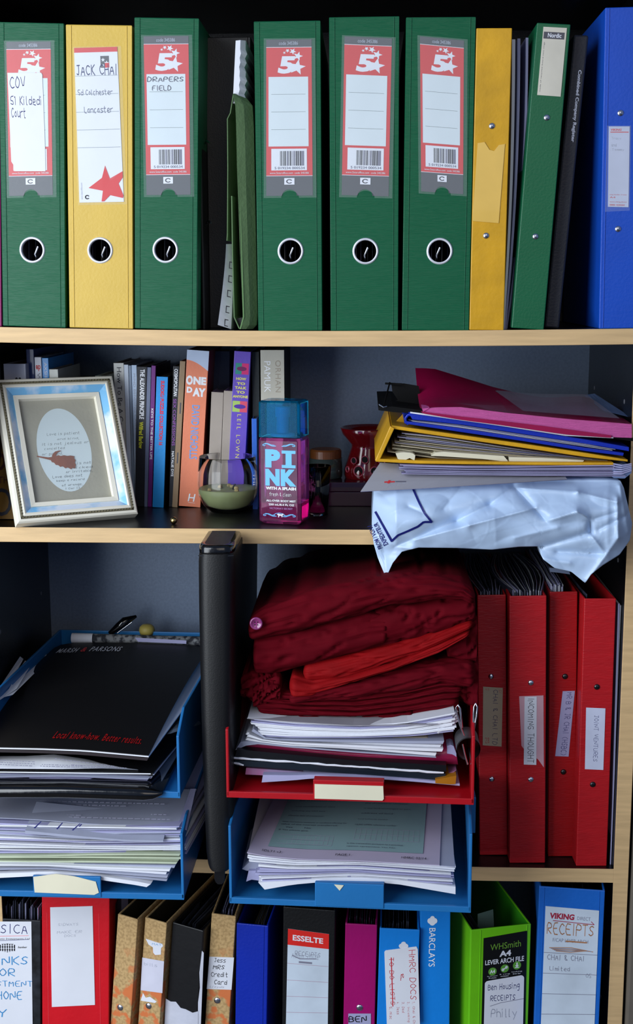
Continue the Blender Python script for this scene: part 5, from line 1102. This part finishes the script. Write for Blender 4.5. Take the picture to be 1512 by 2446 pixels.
# --- red binders and the white folder at the right
RB = 'red ring binders on the lower shelf'
def z3b(x): return z3(x)
bm_ = M('black_rivet', (.04, .04, .045), .25, coat=.5)
redd = red
t1 = ring_binder('red ring binder with beige handwritten label, nearest the letter trays', (1146, 2043), (1212, 2044), (1140, 1422), red, zs=z3, rivets=((1173, 1616), (1175, 1861)), papers=[dwal, lilac, dwal], group=RB, n=22, fan=1.0, drop=-.004, dz=.004, D=.235)
s = Sheet(quadmap(t1, [(1154, 1640), (1201, 1643), (1198, 1783), (1153, 1780)]), .0004, base=buff); s.text('CHAI & CHAI LTD', .50, .04, .78, .98, ink, True, rot=90, wd=.5); s.text('43', .12, .02, .30, .06, redlab, True); s.text('28', .12, .86, .34, .96, redlab, True); s.text('12', .80, .04, .95, .09, redlab, True); t1.part('label', s.mb)
t2 = ring_binder('red ring binder labelled INCOMING THOUGHT, second from the trays', (1217, 2062), (1302, 2063), (1217, 1424), red, zs=z3, rivets=((1268, 1631), (1268, 1862)), papers=[dwal, lilac, dwal, white], group=RB, n=26, fan=1.5, drop=-.004, dz=.004, D=.235)
s = Sheet(quadmap(t2, [(1240, 1663), (1298, 1661), (1299, 1833), (1243, 1800)]), .0003, base=M('tape_pink', (.80, .62, .66), .4), outline=[(0, 0), (1, 0), (1, 1), (.75, .93), (.2, .9), (.05, .85)]); t2.part('tape', s.mb)
s = Sheet(quadmap(t2, [(1253, 1664), (1282, 1664), (1281, 1827), (1251, 1826)], -.0006), .0003, base=white); s.text('INCOMING THOUGHT', .25, .03, .82, .97, inkblk, True, rot=90, wd=.5); t2.part('label', s.mb)
t3 = ring_binder('deeper red ring binder with tilted lilac label and black rivets', (1309, 2046), (1373, 2047), (1313, 1414), M('red_cover_deep', (.62, .03, .05), .4, .4, 120, (1, 1, 5), .03, 40), zs=z3, rivets=((1350, 1616), (1346, 1844)), rm=bm_, papers=[lilac, white], group=RB, n=14, drop=-.006, dz=.004, x0=.002, x1=.018, D=.235)
s = Sheet(quadmap(t3, [(1344, 1651), (1373, 1650), (1358, 1807), (1326, 1806)]), .0003, base=lilac); s.text('MR B & JR CHAI (HSBC)', .35, .02, .85, .98, ink, True, rot=90, wd=.5); t3.part('label', s.mb)
t4 = ring_binder('red ring binder labelled JOINT VENTURES, next to the right side panel', (1376, 2069), (1449, 2069), (1396, 1430), red, zs=z3, rivets=((1426, 1641), (1416, 1874)), rm=bm_, papers=[blk, dwal], group=RB, n=5, drop=-.002, x0=.002, x1=.006, D=.235)
s = Sheet(quadmap(t4, [(1400, 1690), (1446, 1692), (1441, 1839), (1397, 1837)]), .0003, base=M('label_white', (.78, .80, .88), .6)); s.text('JOINT VENTURES', .42, .12, .68, .87, ink, True, rot=90, wd=.5); t4.part('label', s.mb)
t = T('folder', 'slim white plastic folder squeezed against the right side panel', 'folder', PY(1460, 2075, .01))
for k in range(3):
    mb = MB(); rows = []
    for j in range(9):
        f = j/8; y = 1442+k*4+(2076-1442)*f; x = 1476+k*5-18*f; a, b = PY(x, y, .012+.002*k), PY(x+4, y, .012+.002*k)
        a.x = min(a.x, XR-.0022); b.x = min(b.x, XR-.0008); rows.append([a, b, b+Vector((0, .23, 0)), a+Vector((0, .23, 0))])
    mb.grid(rows, (lilac, white, lilac)[k], closed_u=True); mb.add(rows[0], [(0, 1, 2, 3)], white); t.part('leaf', mb, True)
# ---------------------------------------------------------------- lowest row of files (their feet are below the picture)
def frame_top(tl, tr, ll, Y, depthfix=None, yawmax=25):
    T1 = PY(*tl, Y); T2 = PZ(*tr, T1.z); U = T2-T1; U.z = 0
    a = max(-yawmax, min(yawmax, math.degrees(math.atan2(U.y, U.x)))); wd0 = abs(T2.x-T1.x)
    if depthfix is not None: a = depthfix
    U = Vector((math.cos(R(a)), math.sin(R(a)), 0)); K = Vector((0, 0, 1)).cross(U)
    d = ray(*tr); P = CAM+d*((T1-CAM).dot(K)/d.dot(K)); wd = (P-T1).dot(U)
    d = ray(*ll); Lp = CAM+d*((T1-CAM).dot(K)/d.dot(K)); V = T1-Lp; B = T1-V*((T1.z-Z4)/V.z); h = (T1-B).length; z = V.normalized(); x = K.cross(z)
    if V.dot(U) > 0: B.z += wd*V.dot(U)/V.length; h = (T1-B).length
    return B, Matrix((x, K, z)).transposed(), wd, h
def low(label, tl, tr, ll, m, Y=0, a=None, D=.25, th=.0024, name='ring_binder', cat='binder', rivets=(), papers=None, n=12, group=None, inner=None, rm=chrome, ym=25, **kw):
    B, Rm, wd, h = frame_top(tl, tr, ll, Y, a, ym); t = T(name, label, cat, B, Rm, group); t.w, t.h = wd, h
    cover(t, wd, h, D, m, th, inner)
    for p in rivets: rivet(t, *p, rm, .0042)
    if papers: wallets(t, wd, h, D, papers, n, **kw)
    return t
t = low('black mottled lever arch file with blue marker writing, overfilled with sleeves', (-75, 2190), (97, 2192), (-72, 2446), M('black_mottle', (.10, .11, .13), .5, .3, 120, var=.5, vs=60), a=0, name='lever_arch_file', cat='file', papers=[dwal, blk, lilac, dwal], n=40, fan=.8, drop=-.018, dz=.012)
s = Sheet(quadmap(t, [(-60, 2201), (75, 2201), (78, 2446), (-57, 2446)]), .0004, base=white)
s.text('JESSICA', .05, .02, .93, .12, ink, True, wd=.5); s.line([(.1, .145), (.95, .135)], .012, .006, M('print_pink', (.9, .6, .62), .6)); s.text('Hiscox Business Investments Ltd', .1, .155, .97, .175, inkblk, shear=.2); s.line([(.2, .188), (.95, .172)], .01, .004, ink)
for k in range(7): s.line([(.445+.042*k, .21+.004*abs(3-k)), (.445+.042*k, .295-.004*abs(3-k))], .02, .01, inkblk)
for k in range(6): s.line([(.44+.012*abs(2.5-k), .215+.014*k), (.71-.012*abs(2.5-k), .215+.014*k)], .01, .003, white if k % 2 else inkblk)
s.text('banker', .76, .235, .92, .255, inkblk, shear=.2)
ib = M('marker_blue', (.22, .58, .82), .6, var=.05)
for tx, a, b, c_, d_ in (('LINKS', .2, .33, .93, .42), ('OR', .42, .45, .70, .53), ('INVESTMENT', -.02, .57, 1.0, .63), ('PHONE', .25, .67, .82, .76), ('BY', .2, .85, .55, .93)): s.text(tx, a, b, c_, d_, ib, True, wd=.55)
t.part('label', s.mb)
t = low('red lever arch file with tall blank white label, beside the black mottled one', (100, 2136), (262, 2141), (101, 2446), M('red_bright', (.80, .06, .12), .4, .35, 120, var=.03), Y=-.0, a=0, name='lever_arch_file', cat='file', papers=[white], n=8)
s = Sheet(quadmap(t, [(120, 2167), (221, 2164), (227, 2400), (124, 2405)]), .0004, base=white)
s.text('SIDWAYS', .18, .16, .66, .19, faint, True); s.text('MAKE ER', .15, .235, .74, .265, faint, True); s.text('DOCS', .32, .275, .60, .30, faint, True); t.part('label', s.mb)
s = Sheet(quadmap(t, [(112, 2180), (236, 2182), (240, 2446), (116, 2446)], -.0001), .0001)
for u in (0, 1): s.line([(u, 0), (u, 1)], .01, .01, M('red_pocket_edge', (.88, .22, .26), .3))
t.part('label_pocket', s.mb)
t = low('dark plum binder edge with white tag behind the red lever arch file', (264, 2160), (277, 2161), (262, 2446), M('cover_dplum', (.12, .03, .08), .4), Y=.035, a=0, D=.2)
mb = MB(); flat([(281, 2130), (306, 2130), (306, 2175), (283, 2180)], .07, .002, lilac, mb); single('paper_tag', mb, 'white paper corner showing behind the first floral binder', 'papers')
def floral():
    mt = M('floral_card', (.70, .56, .36), .7, .3, 120, var=.0)
    nt = mt.node_tree; n = nt.nodes; b = n['Principled BSDF']; tc = n.new('ShaderNodeTexCoord'); nz = n.new('ShaderNodeTexNoise'); nz.inputs['Scale'].default_value = 55; nz.inputs['Detail'].default_value = 2
    nt.links.new(tc.outputs['Object'], nz.inputs[0]); rp = n.new('ShaderNodeValToRGB'); rp.color_ramp.elements[0].position = .50; rp.color_ramp.elements[1].position = .57
    nt.links.new(nz.outputs['Fac'], rp.inputs[0])
    g = n.new('ShaderNodeSeparateXYZ'); nt.links.new(tc.outputs['Object'], g.inputs[0]); mr = n.new('ShaderNodeMapRange'); mr.inputs['From Min'].default_value = .29; mr.inputs['From Max'].default_value = .24; nt.links.new(g.outputs['Z'], mr.inputs['Value'])
    mu = n.new('ShaderNodeMath'); mu.operation = 'MULTIPLY'; nt.links.new(rp.outputs[0], mu.inputs[0]); nt.links.new(mr.outputs[0], mu.inputs[1])
    n3 = n.new('ShaderNodeTexNoise'); n3.inputs['Scale'].default_value = 300; nt.links.new(tc.outputs['Object'], n3.inputs[0]); r3 = n.new('ShaderNodeValToRGB')
    r3.color_ramp.elements[0].color = (*lin((.64, .52, .34)), 1); r3.color_ramp.elements[1].color = (*lin((.76, .63, .43)), 1); r3.color_ramp.elements[0].position = .35; r3.color_ramp.elements[1].position = .6; nt.links.new(n3.outputs['Fac'], r3.inputs[0])
    mx = n.new('ShaderNodeMix'); mx.data_type = 'RGBA'; nt.links.new(mu.outputs[0], mx.inputs['Factor']); nt.links.new(r3.outputs[0], mx.inputs['A']); mx.inputs['B'].default_value = (*lin((.80, .44, .24)), 1)
    nt.links.new(mx.outputs['Result'], b.inputs['Base Color']); return mt
flo = floral(); brn = M('kraft_inside', (.22, .19, .12), .7, .2, 100); FG = 'floral patterned ring binders in the lowest row'
t = low('empty tan ring binder with orange flowers and no label', (282, 2183), (330, 2200), (264, 2446), flo, rivets=((287, 2407),), inner=brn, group=FG, D=.2, ym=18)
t = low('tan and orange flowered ring binder with a blank white spine label', (347, 2191), (399, 2207), (330, 2446), flo, rivets=((355, 2403),), inner=brn, group=FG, D=.2, ym=18)
s = Sheet(quadmap(t, [(340, 2287), (392, 2296), (388, 2372), (336, 2365)]), .0003, base=M('label_mauve', (.80, .80, .86), .6)); s.text('bills', .1, .12, .7, .22, faint, True); t.part('label', s.mb)
s = Sheet(quadmap(t, [(348, 2242), (392, 2248), (388, 2282), (350, 2280)], -.0001), .0002, base=white, outline=[(0, .0), (.5, .12), (.92, .2), (.98, .35), (.88, .5), (.9, .95), (.55, 1), (.42, .85), (.4, .5), (.15, .35)]); s.text('MAY', .35, .18, .9, .36, ib, True); t.part('torn_label', s.mb)
s = Sheet(quadmap(t, [(338, 2371), (376, 2378), (374, 2396), (336, 2392)], -.0001), .0002, base=white, outline=[(0, .9), (.1, 0), (.3, .5), (.55, .3), (1, .8), (.9, 1)]); t.part('torn_label', s.mb)
t = low('black ring binder with torn white spine, between the floral binders', (413, 2203), (487, 2223), (396, 2446), M('black_book', (.035, .038, .055), .45, .2, 100, var=.1), inner=blk, papers=[dwal, blk, dwal, M('sleeve_blue', (.30, .36, .55), .3)], n=14, drop=.002, dz=.012, D=.23, fan=.5, ym=18)
s = Sheet(quadmap(t, [(396, 2385), (478, 2400), (474, 2470), (392, 2470)], -.0001), .0003, base=M('torn_white', (.74, .75, .80), .8, .6, 80), outline=[(0, 0), (.15, .06), (.3, .04), (.45, .2), (.6, .22), (.8, .30), (.97, .22), (1, 1), (0, 1)]); t.part('torn_patch', s.mb)
s = Sheet(quadmap(t, [(478, 2270), (487, 2272), (480, 2446), (470, 2446)], -.0001), .0003, base=M('torn_white', (.74, .75, .80), .8), outline=[(.5, 0), (1, .02), (1, 1), (.3, 1), (.1, .7), (.4, .5), (.1, .3)]); t.part('worn_edge', s.mb)
t = low('flowered ring binder with white label reading Credit Card', (506, 2182), (564, 2187), (490, 2446), flo, rivets=((519, 2390),), inner=brn, group=FG, papers=[dwal, lilac], n=10, drop=.0, dz=.008, x0=.008, x1=.022, D=.22, a=-4)
s = Sheet(quadmap(t, [(500, 2285), (559, 2287), (553, 2364), (494, 2362)]), .0003, base=white)
for tx, a, b, c_, d_ in (('Jess', .22, .03, .68, .17), ('MRS', .18, .24, .66, .39), ('Credit', .12, .46, .80, .62), ('Card', .28, .70, .80, .86)): s.text(tx, a, b, c_, d_, inkblk, True, wd=.8)
s.text('Lloyds', .12, .89, .70, .97, pencil, True, shear=.3); t.part('label', s.mb)
t = low('royal blue ring binder with plain spine under the right blue tray', (565, 2205), (641, 2218), (562, 2446), royal, papers=[brn, dwal], n=8, x0=.018, x1=.03, drop=.002, inner=royal, a=-6)
groove(t, t.w, t.h, (t.w-.005,), royal)
t = low('black lever arch file with red-topped ruled white label', (677, 2166), (801, 2184), (674, 2446), blk, name='lever_arch_file', cat='file', a=-5, papers=[blk, brn], n=8)
s = Sheet(quadmap(t, [(688, 2218), (786, 2231), (783, 2446), (683, 2446)]), .0004, base=M('label_cool', (.76, .81, .86), .6))
s.rect(0, 0, 1, .165, M('label_scarlet', (.85, .13, .10), .5)); s.text('ESSELTE', .12, .055, .86, .115, white, bold=.03); s.text('RECEIPTS', .18, .215, .80, .27, pencil, True); s.line([(.12, .27), (.3, .30), (.7, .285)], .02, .01, pencil); s.text('Adam 2008', .10, .235, .75, .30, pencil, True, wd=.3); s.line([(.28, .335), (.6, .335)], .05, .02, pencil)
for b in (.355, .53, .70, .87): s.rect(.0, b, .99, b+.005, M('rule_pink', (.70, .62, .68), .6))
t.part('label', s.mb)
t = low('magenta ring binder with lilac label below its rivet', (825, 2206), (901, 2213), (820, 2446), M('magenta_gloss', (.62, .03, .40), .35, .2, 200, var=.03), rivets=((859, 2407),), papers=[dwal, blk, M('sleeve_plum', (.3, .12, .25), .3)], n=14, drop=-.002, dz=.006, a=-2)
s = Sheet(quadmap(t, [(832, 2421), (886, 2421), (886, 2500), (832, 2500)]), .0004, base=lilac); s.text('BEN', .0, .06, .82, .26, inkblk, True, wd=.9); t.part('label', s.mb)
cyan = M('cyan_cover', (.06, .50, .85), .38, .2, 200, var=.03)
t = low('sky blue ring binder with red marker writing on white label', (907, 2217), (1003, 2221), (900, 2446), cyan, papers=[dwal, blk, dwal], n=16, drop=-.004, dz=.008, x0=.004, x1=.034, a=-1)
s = Sheet(quadmap(t, [(918, 2270), (998, 2264), (1003, 2446), (924, 2446)]), .0004, base=white, outline=[(.04, 0), (.96, -.02), (1, .02), (1, 1), (0, 1), (0, .02)])
rm_ = M('marker_red', (.78, .12, .18), .6, var=.03); s.text('HMRC DOCS', .72, .02, .93, .68, rm_, True, rot=90, wd=.55); s.text('&', .45, .32, .56, .42, rm_, True, rot=90); s.text('TO DO LISTS', .12, .10, .28, .74, rm_, True, rot=90, wd=.6); s.line([(.2, .1), (.2, .76)], .03, .01, rm_)
for i, tx in enumerate(('1. Chai & Chai', '2. Incoming T.', '3. Dad', '4. Jess')): s.text(tx, .78-.16*i, .70, .87-.16*i, .70+.024*len(tx), rm_, True, rot=90)
s.text('5. Misc', .08, .76, .17, .93, rm_, True, rot=90); t.part('label', s.mb)
s = Sheet(quadmap(t, [(952, 2247), (976, 2247), (976, 2268), (952, 2268)], -.0001), .0002)
for a, b, r_ in ((.5, .35, .25), (.3, .6, .28), (.7, .6, .28), (.5, .8, .2)): s.disc(a, b, r_, r_, white, 12)
t.part('logo', s.mb)
t = low('taller sky blue binder with white capitals printed down its spine', (1004, 2168), (1076, 2170), (1003, 2446), cyan, papers=None, Y=.006, a=0)
s = Sheet(quadmap(t, [(1020, 2190), (1046, 2190), (1043, 2310), (1018, 2310)]), .0001)
for a, b, r_ in ((.5, .03, .2), (.3, .08, .24), (.7, .08, .24), (.5, .11, .26)): s.disc(a, b, r_*1.1, r_*.24, txtw, 12)
s.text('BARCLAYS', .22, .22, .82, .99, txtw, rot=90, bold=.005); t.part('logo', s.mb)
lime = M('lime_cover', (.42, .76, .08), .35, .15, 200, var=.03); limed = M('lime_inside', (.20, .58, .10), .45)
t = low('lime green lever arch file with black label and white handwritten panel', (1125, 2222), (1269, 2199), (1120, 2446), lime, name='lever_arch_file', cat='file', inner=limed, papers=[dwal, greenp, dwal], n=6, x0=.004, x1=.02, drop=.004, dz=.02, ym=14, D=.23)
groove(t, t.w, t.h, (.012, t.w-.005), lime)
bkl = M('label_black', (.04, .045, .05), .4)
s = Sheet(quadmap(t, [(1155, 2241), (1259, 2223), (1254, 2446), (1150, 2446)]), .0004, base=bkl)
s.text('WHSmith', .16, .085, .86, .155, M('logo_green', (.42, .62, .20), .5)); s.text('A4', .37, .175, .64, .24, white, bold=.04); s.text('LEVER ARCH FILE', .05, .26, .94, .315, white, bold=.02)
for a, k in ((.22, 0), (.5, 1), (.78, 2)):
    s.disc(a, .375-.02*(k-1), .095, .045, M('badge_green', (.36, .62, .22), .5), 24); b = .375-.02*(k-1)
    if k == 0: s.text('A4', a-.06, b-.02, a+.06, b+.02, white, bold=.03)
    elif k == 1: s.line([(a-.05, b+.015), (a+.05, b-.015)], .02, .012, white); s.ring(a-.04, b+.012, .03, .016, .6, white); s.ring(a+.04, b-.012, .03, .016, .6, white)
    else: s.rect(a-.015, b-.03, a+.015, b, white); s.poly([(a-.045, b-.002), (a+.045, b-.002), (a, b+.02)], white); s.rect(a-.05, b+.018, a+.05, b+.026, white)
for a, tx, t2_, b in ((.22, 'fits A4 paper', '70 sheets', .44), (.5, '2 ring', 'mechanism', .43), (.78, 'locking', 'lever bar', .415)): s.text(tx, a-.12, b, a+.12, b+.014, white); s.text(t2_, a-.09, b+.02, a+.09, b+.034, white)
s.disc(.13, .53, .08, .034, white); s.disc(.87, .50, .08, .034, white)
s.poly([(.05, .53), (.13, .495), (.87, .466), (.95, .50), (.95, 1), (.05, 1)], white)
s.text('Ben Housing', .12, .535, .85, .63, ink, True, wd=.75); s.text('RECEIPTS', .18, .665, .76, .735, ink, True, wd=.75); s.line([(.18, .79), (.42, .755), (.95, .72)], .012, .006, pencil)
s.text('Philly', .2, .82, .8, .95, faint, True); t.part('label', s.mb)
mb = MB(); P = [t.loc(x, y, .03) for x, y in ((1141, 2183), (1178, 2172), (1180, 2213), (1141, 2220))]; mb.add(P, [(0, 1, 2, 3)], M('tag_green', (.26, .33, .30), .6)); t.part('divider_tag', mb)
t = low('large mid blue lever arch file with RECEIPTS in brown marker', (1288, 2117), (1445, 2133), (1276, 2446), M('cover_midblue', (.08, .38, .74), .42, .3, 200, var=.04), name='lever_arch_file', cat='file', inner=blk, papers=[blk, dwal], n=5, x0=.03, x1=.06, drop=.01, ym=6, D=.26)
groove(t, t.w, t.h, (.006, t.w-.006), MATS['cover_midblue'])
s = Sheet(quadmap(t, [(1303, 2164), (1431, 2175), (1420, 2446), (1292, 2446)]), .0004, base=M('label_cool', (.76, .81, .86), .6)); br = M('marker_brown', (.66, .46, .32), .6, var=.1)
s.text('VIKING', .09, .05, .55, .10, M('logo_crimson', (.62, .14, .25), .5), bold=.05, shear=.1); s.text('DIRECT', .60, .065, .85, .095, pencil); s.line([(.15, .115), (.92, .125), (.86, .1)], .012, .006, M('logo_crimson', (.62, .14, .25), .5))
s.text('RECEIPTS', .04, .125, .92, .235, br, True, wd=.6); s.text('F/CAP LEVER ARCH', .16, .262, .82, .292, pencil); s.line([(.40, .282), (.8, .285)], .03, .012, br)
for k in range(5): s.line([(.10+.03*k, .345+.006*k), (.5, .335+.01*k), (.92-.03*k, .362-.002*k)], .02, .006, (br, pencil)[k % 2])
s.text('CHAI & CHAI', .07, .40, .75, .45, pencil, True); s.text('Limited', .12, .50, .50, .54, pencil, True); s.text('05', .80, .55, .9, .59, faint, True)
for b in (.385, .56, .735, .91): s.rect(.0, b, 1, b+.004, pencil)
t.part('label', s.mb)
